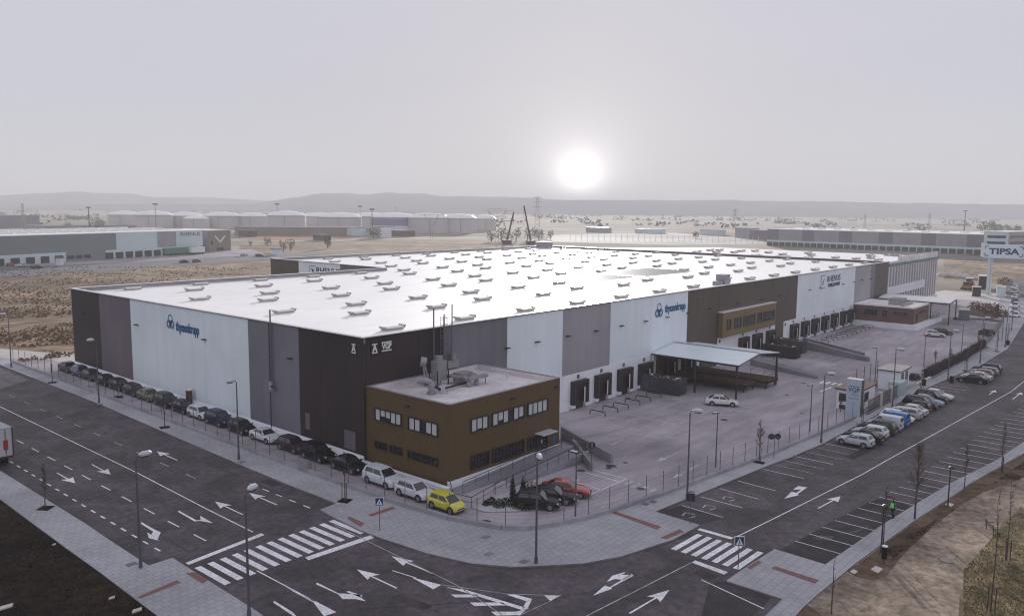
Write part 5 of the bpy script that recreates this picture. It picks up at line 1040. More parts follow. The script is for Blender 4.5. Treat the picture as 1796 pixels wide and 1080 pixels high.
MB().tube([(.13, 0, 1.66), (.165, 0, 1.64)], [.05, .03], 8).build('face', skin, pe); skinned('hair', [(.03, 0, 1.72), (.02, 0, 1.78)], [(0, 1)], [.115, .08], blackm, pe)
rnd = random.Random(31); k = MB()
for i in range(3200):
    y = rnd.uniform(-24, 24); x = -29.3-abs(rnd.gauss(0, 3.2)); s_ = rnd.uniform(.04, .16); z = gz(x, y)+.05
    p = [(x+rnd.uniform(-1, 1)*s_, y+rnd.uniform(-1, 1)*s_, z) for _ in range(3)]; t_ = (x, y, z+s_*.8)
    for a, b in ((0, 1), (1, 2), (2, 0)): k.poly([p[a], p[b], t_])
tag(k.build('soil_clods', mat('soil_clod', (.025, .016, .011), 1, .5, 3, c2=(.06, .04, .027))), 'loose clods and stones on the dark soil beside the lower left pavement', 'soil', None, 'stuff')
for i, (u, v, r) in enumerate(((10, 1066, .5), (196, 1050, .25), (240, 1072, .4), (95, 956, .15), (60, 905, .2))):
    P = G(u, v); k = MB(); k.prism([(P.x-r, P.y-r*.4), (P.x+r*.6, P.y-r*.5), (P.x+r, P.y+r*.3), (P.x-r*.4, P.y+r*.5)], gz(P.x, P.y)+.04, gz(P.x, P.y)+.14); tag(k.build('stone_slab', lightcon), ['pale flat stone in the lower left corner of the soil', 'small pale stone by the lower left pavement tip', 'pale stone at the bottom edge of the soil', 'tiny stone high on the soil edge', 'small stone highest on the soil edge'][i], 'stone')
# ------------------------------------------------------------------ planting
def conifer(x, y, h, label):
    t = thing('columnar_cypress', label, 'tree', (x, y, gz(x, y)+.05)); MB().tube([(0, 0, 0), (0, 0, h*.6)], .05, 5).build('trunk', bark, t)
    k = MB(); leafmass(k, -.35, .35, -.35, .35, .1, h, 2600, .07, random.Random(int(x*7)), lambda p: math.hypot(p.x, p.y) < .30*(1-(p.z/h)**2)+.02); k.build('crown', leafd, t)
P = G(899, 880); conifer(P.x, P.y, 2.6, 'taller slim cypress in the planting bed'); P = G(917, 870); conifer(P.x, P.y, 1.9, 'shorter slim cypress behind the taller one')
for i, (u, v, r) in enumerate(((862, 884, .5), (875, 889, .6), (888, 886, .55), (908, 890, .7), (922, 893, .65), (938, 884, 1.0), (930, 870, 1.1), (852, 886, .35))):
    P = G(u, v); k = MB(); leafmass(k, -r, r, -r, r, 0, r*1.4, int(900*r), .09, random.Random(i), lambda p: (p.x/r)**2+(p.y/r)**2+(p.z/(1.3*r))**2 < 1)
    tag(k.build('shrub', leafd, None, False, (P.x, P.y, gz(P.x, P.y)+.06)), ['shrub left of the cypress, second from the bed tip', 'low shrub in front of the taller cypress, left side', 'dark shrub touching the foot of the taller cypress', 'round shrub just right of the taller cypress', 'round shrub in front of the dark parked car', 'large shrub right against the dark parked car', 'largest dark shrub at the back of the planting bed', 'smallest shrub at the left tip of the planting bed'][i], 'shrub', 'shrubs in the planting bed')
# dry tufts in the field, the verge and the grass
def tufts(name, n, samp, s, m, lab, seed, par=None):
    rnd = random.Random(seed); k = MB()
    for i in range(n):
        x, y = samp(rnd); z = gz(x, y)+.03
        for j in range(3):
            a = rnd.uniform(0, 6.28); d = Vector((math.cos(a), math.sin(a), 0))*s*rnd.uniform(.4, 1); hh = s*rnd.uniform(.5, 1.2)
            k.poly([(x-d.x, y-d.y, z), (x+d.x, y+d.y, z), (x+d.x*.3+rnd.uniform(-.1, .1), y+d.y*.3, z+hh)])
    o = k.build(name, m); o['kind'] = 'stuff'; tag(o, lab, 'grass'); return o
def sf(r):
    while 1:
        u = r.uniform(-10, 470); v = r.uniform(462, 640); P = G(u, v)
        if P.y > 79 and P.x > -4.5 and (P.y > 118 or P.x < 60) and v > 468 and noise.noise(P*.05)+.6*noise.noise(P*.3) > .0-.25*r.random(): return P.x, P.y
tufts('dry_weeds', 5200, sf, .36, mat('dry_weed', (.14, .095, .06), 1, .35, .3, c2=(.24, .17, .11)), 'brown dry weeds in clumps over the field behind the warehouse', 1)
def sv_(r):
    while 1:
        x = r.uniform(12, 70); y0 = -46.3-(x-10)*.105; y = y0-r.uniform(.2, 4.2)
        i = min(range(len(V1)), key=lambda j: abs(V1[j][0]-x)); lim = V1[i][1]
        if y > lim+.2 and noise.noise(Vector((x, y, 0))*.5) > -.15: return x, y
tufts('verge_weeds', 4500, sv_, .12, mat('verge_weed', (.07, .045, .03), 1, .4, 2, c2=(.12, .09, .055)), 'short dry weeds on the verge beside the kerb', 2)
def sg(r):
    while 1:
        u = r.uniform(1684, 1810); v = r.uniform(890, 1090)
        if u > 1690+max(0, (1000-v))*.9: P = G(u, v); return P.x, P.y
tufts('park_grass', 6000, sg, .10, mat('park_grass_blade', (.09, .085, .03), 1, .4, 1.5, c2=(.17, .14, .06)), 'thin green and straw grass right of the gravel path', 3)

# ------------------------------------------------------------------ far brown office, its canopy and the frame building
bo = thing('brown_office', 'single-storey red-brown office at the far end of the dock row', 'office', (150.45, 0, 0))
bx, by, bz = 13.0, 13.6, 3.9
MB().box(0, bx, -by, -.06, .25, bz).build('wall', redbrown, bo); k = MB(); k.box(-1.2, bx+9.5, -by-1.0, -.07, -1.3, .24); k.build('plinth', band_p, bo)
k = MB(); k.box(.25, bx-.25, -by+.25, -.3, bz, bz+.02); k.build('roof', roofm, bo)
k = MB()
for a, b in (((0.1, -.1), (.1, -by+.1)), ((.1, -by+.1), (bx-.1, -by+.1)), ((bx-.1, -by+.1), (bx-.1, -.1)), ((.1, -.25), (bx-.1, -.25))): k.bar(Vector((*a, bz+.16)), Vector((*b, bz+.16)), .3, .34)
k.build('parapet', coping, bo)
T1 = FR((0, 0, 0), (0, -1, 0), (-1, 0, 0)); T2 = FR((0, -by, 0), (1, 0, 0), (0, -1, 0))
window(T1, 2.6, 5.6, 1.6, 3.1, 4, bo, None, plum_p); window(T1, 6.7, 7.8, 1.5, 3.1, 2, bo, None, plum_p); window(T1, 9.3, 12.2, 2.2, 2.95, 4, bo, None, plum_p)
window(T2, 4.4, 6.6, 2.4, 3.0, 2, bo, None, plum_p); window(T2, 8, 9.6, 2.4, 3.0, 2, bo, None, plum_p); MB(T2).box(2, 3.1, 0, .05, .25, 2.6).build('door', dockbr, bo)
k = MB(); k.box(5, 9, -9.5, -6.5, bz+.02, bz+1.6); k.box(3, 11, -10.5, -9.8, bz+.02, bz+.7); k.build('roof_unit', greym, bo)
railing([(163, -14.4, .24), (171, -14.4, .24), (171, -3, .24)], bo, 1.0)
for o_ in [c for c in bo.children if c.name.startswith('railing')]: o_.location = (-150.45, 0, 0)
fc = thing('flat_canopy', 'white flat-roofed canopy on thin posts beyond the red-brown office', 'canopy')
q = [G(1541, 522, 4.4), G(1552, 515.5, 4.4), G(1678, 523.8, 4.4), G(1666, 532, 4.4)]; k = MB(); k.prism([(p.x, p.y) for p in q], 4.3, 4.5); k.build('canopy_roof', roofm, fc); k = MB(); k.prism([(p.x, p.y) for p in q], 4.0, 4.28); k.build('fascia', dark, fc)
for p in (q[0].lerp(q[3], .75), q[3], q[2], q[1].lerp(q[2], .6), q[0].lerp(q[3], .1)): MB().bar((p.x, p.y, -1), (p.x, p.y, 4.0), .22, .22).build('post', dark, fc)
fb_ = thing('frame_building', 'unfinished building of pale precast columns beyond the warehouse', 'building')
k = MB(); k.prism([(177.4, 1.2), (229, 1.2), (229, 75), (177.4, 112)], 11.9, 12.3); k.build('roof', roofm, fb_)
k = MB(); k.box(177.5, 228.8, 2.0, 2.3, -1, 11.8); k.build('inner_wall', dbrown_p, fb_)
for i in range(20):
    x = 178.2+i*2.62; MB().box(x-.5, x+.5, .1, .9, -1, 13.9 if i > 3 else 12.8).build('column', mat('precast_concrete', (.66, .64, .66), .7, .06, .6, stain=.08), fb_)
k = MB()
for x0_, x1_ in ((177.3, 190), (190, 203), (203, 216), (216, 229)): MB().box(x0_, x1_-.05, -.05, .18, 11.6, 12.3).build('edge_beam', mat('teal_beam', (.10, .20, .22), .5, .1, 1), fb_)
MB().box(177.3, 214, -.04, .19, 3.8, 6.1).build('band_panel', band_p, fb_); MB().box(178, 229, -.3, .1, -1, .6).build('band_panel', band_p, fb_)
for i in range(3):
    for j in range(3): z = 1.5+j*4; MB().box(229.1, 229.5, 3+i*9, 9+i*9, z, z+1.6).build('balcony_slab', mat('precast_concrete', (.4, .38, .4)), fb_)
rnd = random.Random(9)
for i in range(26):
    x = rnd.uniform(181, 226); y = rnd.uniform(6, 70); c = ob('skylight', sk0.data, fb_, (x, y, 12.3))
    for ch in sk0.children: ob(ch.name.split('.')[0], ch.data, c)
for i in range(16):
    x = 205+i*1.5; k = MB(); k.tube([(x, .6, 13.5), (x, .6, 14.9)], .05, 4); k.build('scaffold_post', steel, fb_)
# ground beyond: concrete lots, roads
drape('far_lot', px([(1640, 512), (1798, 534), (1798, 560), (1765, 553), (1752, 548), (1740, 556), (1660, 548), (1640, 540)]), .0, lightcon, kind='structure')
drape('far_lot', [(182, -22), (262, -14), (262, 5), (232, 8), (232, -12), (205, -19)], .004, lightcon, kind='structure')
drape('far_field', px([(1655, 452), (1900, 470), (1900, 505), (1790, 500), (1690, 490), (1655, 490)]), -.02, fieldm, kind='structure')
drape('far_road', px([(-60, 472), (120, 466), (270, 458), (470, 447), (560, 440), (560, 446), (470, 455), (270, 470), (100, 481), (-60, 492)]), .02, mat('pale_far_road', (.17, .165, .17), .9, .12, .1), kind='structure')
drape('far_yard', px([(-60, 460), (0, 458), (120, 452), (270, 446), (380, 440), (440, 437), (470, 447), (270, 457), (120, 465), (-60, 471)]), .01, concrete, kind='structure')
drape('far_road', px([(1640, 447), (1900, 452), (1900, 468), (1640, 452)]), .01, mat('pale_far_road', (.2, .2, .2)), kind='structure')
drape('far_field', px([(420, 425), (700, 420), (900, 424), (900, 436), (700, 440), (470, 446), (420, 438)]), -.02, fieldm, kind='structure')
earth = mat('orange_earth', (.24, .13, .085), 1, .25, .03, stain=.2)
drape('earthwork', px([(470, 409), (620, 412), (640, 418), (560, 421), (430, 420)]), .0, earth, kind='structure'); drape('earthwork', px([(1150, 406), (1330, 408), (1345, 420), (1200, 416)]), .0, earth, kind='structure')
drape('far_lot', px([(960, 412), (1180, 408), (1340, 420), (1340, 428), (1180, 430), (960, 424)]), .004, roofm if False else mat('white_lot', (.42, .41, .38), .9, .25, .05, stain=.3), kind='structure')
for i in range(34):
    u = 1000+i*10; P = G(u, 421+(u-1000)*.018); MB().tube([(0, 0, 0), (0, 0, 6)], .22, 4)
    if i == 0: pst = MB().tube([(0, 0, 0), (0, 0, 5.5)], .2, 4).mesh('column', MATS['precast_concrete'])
    if i == 0: cs = thing('column_row', 'row of thin pale columns of a distant building site under the sun', 'building site', P)
    ob('column', pst, cs, tuple(P-cs.location))
def bldg(base_l, base_r, depth, h, label, segs, cat='warehouse', name='far_warehouse', z0=-.1, roofmat=None, docks_=None, extra=None):
    a, b = G(*base_l, z0), G(*base_r, z0); d = (b-a); ln = d.length; rz = math.atan2(d.y, d.x)
    t = thing(name, label, cat, (a.x, a.y, z0), rz)
    MB().box(.05, ln-.05, .1, depth, 0, h-.1).build('core', lgrey_p, t); MB().box(-.2, ln+.2, -.2, depth+.2, h-.1, h+.25).build('roof', roofmat or roofm, t)
    for (p, q, lo, m) in segs: MB().box(ln*p+.03, ln*q-.03, -.12, .08, lo*h, h-.12).build('wall_panel', m, t)
    if docks_:
        p, q, n, m = docks_; MB().box(ln*p, ln*q, -.13, .09, 0, h*.36).build('dock_wall', m, t)
        for i in range(n): x = ln*(p+(q-p)*(i+.5)/n); MB().box(x-1.9, x+1.9, -.7, -.14, .3, h*.25).build('dock_door', MATS['dark_metal'], t)
    return t, ln
def rooflights(t, ln, depth, h, n, m=3):
    me = MB().box(-2.6, 2.6, -1, 1, 0, .7).mesh('skylight', skyl)
    for i in range(n):
        for j in range(m): ob('skylight', me, t, (ln*(i+.5)/n+(j % 2)*5, depth*(j+.7)/m, h+.25))
tealg = mat('slate_wall_panel', (.20, .23, .24), .6, .06, .1); palet = mat('pale_teal_panel', (.60, .70, .72), .6, .05, .1)
t, ln = bldg((-45, 470), (356, 444), 60, 12.5, 'slate and white warehouse with dock doors across the field on the left', ((0, .55, .33, tealg), (.55, .75, .33, palet), (.75, .85, .33, lgrey_p), (.85, 1, .33, palet)), docks_=(0, .33, 6, palet)); rooflights(t, ln, 60, 12.5, 18)
MB().box(ln*.33, ln*.50, -.13, .09, 0, 4.2).build('dock_wall', tealg, t); MB().box(ln*.50, ln*.985, -.13, .09, 0, 4.4).build('dock_wall', palet, t)
for i in range(10): x = ln*(.515+.046*i); MB().box(x-2, x+2, -.7, -.14, .3, 3.2).build('dock_door', dark, t)
for i in range(3): x = ln*(.35+.035*i); MB().box(x-1.8, x+1.8, -.2, -.14, 1.2, 2.8).build('window', glass, t)
lettering('lettering', 'RHENUS', 2.6, navyl, t, (ln*.93, -.2, 10.6), (R(90), 0, 0), 1.5, 0)
t, ln = bldg((366, 442), (405, 439), 40, 12, 'brown end block with a large white V mark beside the far left warehouse', ((0, 1, 0, mat('tan_wall_panel', (.25, .205, .175), .6, .05, .1)),), 'building', 'end_block')
for s in (-1, 1): MB().bar((ln*.5, -.3, 5.2), (ln*.5+s*4.5, -.3, 8.6), .3, 1.0).build('v_mark', whitel, t)
MB().box(ln*.1, ln*.18, -.2, -.13, 4, 6).build('window', glass, t); MB().box(ln*.35, ln*.65, -.2, -.13, .5, 2).build('window', glass, t)
t, ln = bldg((1345, 431), (1722, 447), 70, 12.5, 'long grey warehouse with many dock doors in the hazy distance on the right', tuple((i/16, (i+1)/16, .36, lgrey_p if i % 3 else mgrey_p) for i in range(16)), docks_=(0, 1, 30, palet)); rooflights(t, ln, 70, 12.5, 12, 2)
t, ln = bldg((1723, 447), (1766, 449), 40, 14.5, 'white three-storey office block with dark window bands behind the big sign', ((0, 1, 0, palet),), 'office', 'far_office', roofmat=roofm)
for j in range(3): MB().box(ln*.15, ln*.9, -.2, -.1, 3.2+j*3.7, 4.9+j*3.7).build('window', glass, t); MB().box(ln+.0, ln+.12, 3, 30, 3.2+j*3.7, 4.9+j*3.7).build('window', glass, t)
for (bl, br, dp, h, lb, m) in (((1665, 436), (1667, 436), 3, 3, '', None),): pass
t, ln = bldg((-60, 402), (70, 399), 60, 13, 'low grey building on the left skyline', ((0, 1, 0, mgrey_p),), 'building', 'far_building', roofmat=mgrey_p)
t, ln = bldg((78, 404), (240, 402), 60, 4, 'long low brown building between the left warehouse and the tanks', ((0, 1, 0, mat('tan_wall_panel', (.25, .205, .175))),), 'building', 'far_building', roofmat=mgrey_p)
t, ln = bldg((412, 412), (625, 413), 30, 7, 'long dark-roofed low building in front of the storage tanks', ((0, 1, 0, mat('tan_wall_panel', (.25, .205, .175))),), 'building', 'far_building', roofmat=mgrey_p)
for i, (u, v, w_, h, m) in enumerate(((622, 413, 26, 7, palet), (655, 414, 18, 5, palet), (672, 416, 16, 9, band_p), (700, 414, 30, 5, brown_p), (1330, 420, 14, 8, plum_p), (1310, 417, 20, 9, lgrey_p), (565, 421, 14, 4, brown_p), (1250, 412, 24, 5, palet), (1140, 409, 30, 4, palet), (1050, 407, 26, 5, lgrey_p), (1395, 412, 40, 7, lgrey_p), (485, 447, 5, 3, white_p), (105, 465, 3, 3, band_p), (435, 415, 14, 5, brown_p))):
    P = G(u, v, -.1); t = thing('far_building', 'small %s block %s' % ({'white_dock_wall': 'white', 'pale_teal_panel': 'pale', 'brown_wall_panel': 'brown', 'plum_wall_panel': 'plum', 'pale_grey_wall_panel': 'grey', 'white_wall_panel': 'white'}[m.name], ['left of the tank-front sheds', 'beside the sheds below the blue banded tank', 'below the blue banded tank, the tallest there', 'right of the sheds below the blue banded tank', 'left of the long right warehouse', 'second left of the long right warehouse', 'in the field in front of the long dark-roofed building', 'in the haze under the right hills', 'in the haze right of the sun', 'in the haze under the sun', 'behind the long right warehouse', 'beside the road behind the warehouse roof', 'kiosk in the left warehouse yard', 'left of the long dark-roofed building'][i]), 'building', P, R(70+i*3))
    MB().box(-w_/2, w_/2, -w_/4, w_/4, 0, h).build('wall', m, t); MB().box(-w_/2-.3, w_/2+.3, -w_/4-.3, w_/4+.3, h, h+.4).build('roof', mgrey_p, t); MB().box(-w_/5, w_/5, -w_/4-.1, -w_/4, 1, h*.6).build('door', dark, t)
# storage tanks
def tank(u, v_base, v_top, half, label, band=False):
    P = G(u, v_base, -.1); dist = (P-CAM).dot(_F); r = half*dist/FPX; h = (v_base-v_top)*dist/FPX*.80; t = thing('storage_tank', label, 'tank', P, 0, 'storage tanks in the haze'); n = 40
    k = MB(); k.tube([(0, 0, 0), (0, 0, h)], r, n, cap=False); me = k.mesh('shell', tankm); ob('shell', me, t)
    k = MB(); rr = [r*1.01, r*1.01, r*.8, r*.5, r*.2, .01]; zz = [h-.4, h+.1, h+(v_base-v_top)*dist/FPX*.14, h+(v_base-v_top)*dist/FPX*.20, h+(v_base-v_top)*dist/FPX*.24, h+(v_base-v_top)*dist/FPX*.25]; k.tube([(0, 0, z) for z in zz], rr, n, cap=False); k.build('dome_roof', mat('tank_roof', (.88, .86, .84), .35, .04, .1, spec=.8), t)  # dome paler than the shell: brightness from above put into its colour
    k = MB(); k.tube([(0, 0, h*.93), (0, 0, h*.95)], r*1.02, n, cap=False); k.build('contrast_rim', mgrey_p, t)  # dark rim added so the tank top stands out against the bright sky
    if band: MB().tube([(0, 0, h*.45), (0, 0, h*.88)], r*1.006, n, cap=False).build('blue_band', tankb, t); MB().tube([(0, 0, 0), (0, 0, h*.44)], r*1.007, n, cap=False).build('white_band', band_p, t)
    for i in range(1): a = 4.0; MB().bar((r*1.01*math.cos(a), r*1.01*math.sin(a), 0), (r*1.01*math.cos(a), r*1.01*math.sin(a), h), .4, .4).build('stair', lgrey_p, t)
for a in ((220, 398, 371, 28, 'leftmost of the hazy storage tanks'), (270, 400, 371, 32, 'storage tank second from the left'), (325, 399, 373, 30, 'storage tank third from the left with a dark upper band'), (345, 401, 379, 22, 'small storage tank before the third'), (390, 400, 373, 32, 'storage tank left of the lamp mast pair'), (443, 400, 374, 26, 'storage tank directly left of the large pale tank'), (503, 404, 371, 33, 'large pale storage tank with round dome, left of centre'),
          (560, 400, 374, 30, 'storage tank mostly hidden behind the large central pale one'), (597, 406, 374, 37, 'large pale storage tank left of the blue banded one'), (650, 400, 374, 40, 'rear storage tank between the pale and blue banded ones'), (752, 408, 375, 37, 'large storage tank right of the blue banded one'), (805, 408, 376, 30, 'rightmost large storage tank'), (850, 404, 378, 20, 'smallest storage tank fading in the haze on the right')): tank(*a)
tank(690, 407, 374, 38, 'storage tank with a wide blue band', True)
# masts, pylons, cranes
def mast(u, v, vt, label, arms=0, w=.5, dist=None):
    P = G(u, v, -.1); d = math.hypot(P.x-CAM.x, P.y-CAM.y); h = azim(u, vt, d).z+.1; t = thing('lamp_mast' if arms == 1 else 'pylon', label, 'mast' if arms == 1 else 'pylon', P)
    rz = math.atan2(P.y-CAM.y, P.x-CAM.x)-math.pi/2; t.rotation_euler = (0, 0, rz)
    if arms == 1:
        MB().tube([(0, 0, 0), (0, 0, h)], [w, w*.5], 6).build('pole', dark, t); MB().box(-h*.09, h*.09, -.5, .5, h-h*.05, h).build('lamp_ring', dark, t)
    else:
        k = MB(); b = h*.075
        for sx in (-1, 1):
            for sy in (-1, 1): k.bar((sx*b, sy*b, 0), (sx*b*.25, sy*b*.25, h), w, w)
        n = 9
        for i in range(n):
            z0, z1 = h*i/n, h*(i+1)/n; f0, f1 = b*(1-.75*i/n), b*(1-.75*(i+1)/n)
            for s in (-1, 1): k.bar((-f0, s*f0, z0), (f1, s*f1, z1), w*.6, w*.6); k.bar((f0, s*f0, z0), (-f1, s*f1, z1), w*.6, w*.6)
        k.build('lattice', greym, t)
        if arms > 1:
            k = MB()
            for z in (.74, .86, .97)[:arms]: k.bar((-h*.11, 0, h*z), (h*.11, 0, h*z), w, w); k.bar((-h*.11, 0, h*z), (0, 0, h*(z+.04)), w*.6, w*.6); k.bar((h*.11, 0, h*z), (0, 0, h*(z+.04)), w*.6, w*.6)
            k.build('crossarm', greym, t)
    return t
mast(42, 404, 357, 'lattice mast rising from the left skyline building', 0, .5); mast(157, 404, 363, 'mushroom-topped lamp mast left of the tanks', 1, .7); mast(274, 405, 357, 'thin mast rising behind the second tank', 1, .35)
mast(487, 402, 357, 'thin mast behind the large pale central tank', 1, .35); mast(632, 402, 361, 'thin mast behind the blue banded tank', 1, .3); mast(653, 412, 366, 'lamp mast in front of the blue banded tank', 1, .6); mast(694, 402, 362, 'pale lattice mast behind the tanks', 0, .3)
mast(942, 412, 345, 'tall hazy pylon just left of the sun', 3, .28); mast(1288, 404, 367, 'slim hazy pylon right of the sun', 3, .4); mast(1516, 402, 376, 'small hazy pylon above the right warehouse', 3, .4); mast(1629, 404, 375, 'second small hazy pylon above the right warehouse', 3, .4); mast(1691, 405, 369, 'dark chimney mast right of the small pylons', 1, 1.0)
def ypylon(u, v, vt, label):
    P = G(u, v, -.1); d = math.hypot(P.x-CAM.x, P.y-CAM.y); h = azim(u, vt, d).z; t = thing('portal_pylon', label, 'pylon', P, math.atan2(P.y-CAM.y, P.x-CAM.x)-math.pi/2); k = MB()
    for s in (-1, 1):
        for o in (0, .05): k.bar((s*h*.04, 0, 0), (s*h*.05, 0, h*.5), .22, .22); k.bar((s*h*(.03+o), 0, h*.5), (s*h*(.24+o), 0, h*.95), .22, .22)
        for i in range(6): f = i/6; k.bar((s*h*(.03+.21*f), 0, h*(.5+.45*f)), (s*h*(.09+.21*(f+.12)), 0, h*(.5+.45*(f+.12))), .14, .14)
    k.bar((-h*.5, 0, h*.95), (h*.5, 0, h*.95), .25, .25); k.bar((-h*.3, 0, h*1.0), (h*.3, 0, h*1.0), .2, .2); k.build('lattice', greym, t)
ypylon(757, 420, 374, 'Y-shaped power pylon before the right-hand tanks'); ypylon(872, 424, 366, 'Y-shaped power pylon left of the two cranes'); ypylon(1086, 412, 392, 'small distant Y-shaped pylon right of the sun') if False else None
for (b0, tp, lb) in (((889, 428), (901, 372), 'shorter crane boom on the left of the pair behind the roof'), ((931, 429), (919, 361), 'taller leaning crane boom on the right of the pair')):
    P = G(*b0, -.1); d = math.hypot(P.x-CAM.x, P.y-CAM.y); Q = azim(tp[0], tp[1], d); t = thing('crane', lb, 'crane', P); k = MB(); o3 = Q-P; w_ = .38
    for dx, dy in ((-1, -1), (1, -1), (1, 1), (-1, 1)): k.bar((dx*w_, dy*w_, 2), tuple(o3+Vector((dx*w_*.5, dy*w_*.5, 0))), .28, .28)
    for i in range(16): a = o3*(i/16); b = o3*((i+1)/16); k.bar(tuple(a+Vector((-w_, -w_, 1))), tuple(b+Vector((w_, -w_, 0))), .25, .25)
    k.build('boom', dark, t); MB().box(-3, 3, -2, 2, 0, 3).build('cab', dark, t); MB().bar(tuple(o3), tuple(o3+Vector((0, 0, -9))), .15, .15).build('hoist_cable', dark, t)
# TIPSA sign
P = Vector((256.3, -9.5, -1)); sg_ = thing('billboard_sign', 'large white TIPSA billboard on a single pale mast', 'sign', P, math.atan2(P.y-CAM.y, P.x-CAM.x)-math.pi/2)
MB().tube([(-.35, 0, 0), (-.35, 0, 14)], .42, 10).build('mast', mat('mast_pale', (.60, .64, .66), .5, .05, 1), sg_); MB().tube([(.35, .3, 0), (.35, .3, 14)], .36, 10).build('mast', MATS['mast_pale'], sg_)
MB().box(-2.4, 9.4, -.6, .6, 12.3, 16.7).build('panel', mat('sign_pale_blue', (.66, .78, .86), .5, .03, .5), sg_); MB().box(-3.1, -2.42, -.7, .7, 12.6, 17.1).build('side_box', whitel, sg_)
lettering('lettering', 'TIPSA', 2.7, navyl, sg_, (3.5, -.64, 14.4), (R(90), 0, 0), 1.25, .09)
k = MB()
for x, s in ((-1.8, 1), (8.8, -1)):
    for z, s2 in ((13.0, 1), (16.1, -1)): k.bar((x, -.64, z), (x+s*1, -.64, z), .1, .22); k.bar((x, -.64, z), (x, -.64, z+s2*.9), .1, .22)
k.build('corner_bracket', navyl, sg_)
# containers and heaps in the far lot
for (u, v, l, h, m, lb) in ((1700, 500, 5, 2.6, skipm, 'dark container under the big billboard'), (1755, 520, 5, 3.2, palet, 'pale site hut with a window beside the far pavement'), (1690, 560, 5, 2.6, steel, 'grey-green site container behind the flat canopy'), (1712, 519, 4, 3, cagem, 'dark lorry cab among the far lot clutter'), (1722, 505, 9, 4.5, mat('plum_shed', (.06, .045, .055), .8), 'dark plum shed at the foot of the billboard mast')):
    P = G(u, v); t = thing('site_container', lb, 'container', P, R(12)); MB().box(-l/2, l/2, -1.2, 1.2, .1, h).build('box', m, t); MB().box(-l/2-.1, l/2+.1, -1.3, 1.3, h, h+.12).build('roof', lightcon, t); MB().box(-l/4, l/4, -1.25, -1.2, .3, h*.7).build('door', dark, t)
for i, (u, v) in enumerate(((1652, 484), (1661, 484), (1672, 485), (1683, 486), (1694, 487))):
    P = G(u, v); k = MB(); rnd = random.Random(i); k.tube([(P.x, P.y, -1.1), (P.x, P.y, -.3), (P.x, P.y, .5), (P.x, P.y, .9)], [2.1, 1.9, 1.2, .3], 9); tag(k.build('gravel_heap', lightcon, None, True), 'pale gravel heap, %s in the row beside the frame building' % ['first', 'second', 'third', 'fourth', 'fifth'][i], 'heap')
k = MB(); o_ = None
ex = thing('excavator', 'small orange digger parked on the far lot below the billboard', 'digger', G(1695, 508), R(40)); og = mat('digger_orange', (.40, .16, .05), .5); MB().box(-1.5, 1.5, -1, 1, .6, 1.6).build('body', og, ex); MB().box(-.3, 1.0, -.8, .8, 1.6, 2.8).build('cab', glass, ex); MB().box(-1.8, 1.8, -1.2, -.7, 0, .6).build('track', trim, ex); MB().box(-1.8, 1.8, .7, 1.2, 0, .6).build('track', trim, ex); k = MB(); k.bar((-1, 0, 1.4), (-3.5, 0, 3.6), .35, .5); k.bar((-3.5, 0, 3.6), (-5.3, 0, 1.4), .3, .4); k.build('arm', og, ex)
drape('scrub_patch', px([(1700, 540), (1760, 548), (1762, 556), (1740, 560), (1700, 552)]), .02, vergem, kind='structure')
for i, (u, v, r) in enumerate(((1745, 550, 3.2), (1730, 545, 2.6), (1712, 541, 2.4), (1757, 556, 2.0), (1762, 498, 3))):
    P = G(u, v); k = MB(); leafmass(k, -r, r, -r, r, 0, r, int(240*r), .28, random.Random(i), lambda p: (p.x/r)**2+(p.y/r)**2+(p.z/(.9*r))**2 < 1); tag(k.build('dry_bush', mat('dry_bush_leaf', (.13, .075, .045), .9, .4, 1), None, False, P), ['dry brown bush by the right pavement bend, largest', 'dry brown bush left of the largest one', 'dry brown bush behind the far yard fence', 'small dry bush nearest the far pavement', 'dry bush beside the site hut'][i], 'bush')
# distant cars on the left
for i, (u, v, kd, cl, hd, lb) in enumerate(((65, 471, 'saloon', blk, 20, 'black car on the far road left of the field'), (40, 461, 'hatch', wht, 100, 'white car parked in front of the far left docks'), (20, 467, 'hatch', (.25, .02, .03), 20, 'red car at the left edge of the far yard'), (36, 468, 'saloon', wht, 20, 'white car beside the red one in the far yard'), (50, 468, 'estate', slv, 20, 'silver car third in the far yard line'), (141, 457, 'saloon', slv, 10, 'silver car alone in the middle of the far left yard'), (323, 461, 'saloon', blk, 15, 'black car on the far road, left of a dark red one'), (345, 460, 'hatch', (.12, .02, .03), 15, 'dark red car on the far road'), (455, 450, 'estate', gry, 10, 'dark car on the far road just above the roof edge'), (428, 449, 'hatch', wht, 10, 'white car on the far road near the V building'))):
    P = G(u, v); car(kd, cl, P.x, P.y, hd, lb)
for (u, v, l, m, lb, rz) in ((205, 451, 5, whitel, 'white lorry cab at a far left dock door', 75), (190, 452, 10, mgrey_p, 'grey lorry trailer backed to a far left dock', 75), (318, 447, 22, mat('green_trailer', (.10, .22, .12), .6), 'green trailer near the end of the far left docks', 12), (345, 446, 9, whitel, 'white trailer beside the green one', 12)):
    P = G(u, v); t = thing('lorry', lb, 'lorry', P, R(rz)); MB().box(-l/2, l/2, -1.3, 1.3, 1, 3.9).build('box', m, t); MB().box(-l/2, l/2, -1, 1, .5, .98).build('chassis', trim, t)
    for s in (-.35, .35):
        for y in (-1.1, 1.1): MB().tube([(l*s, y-.15, .5), (l*s, y+.15, .5)], .5, 10).build('wheel', tyre, t)
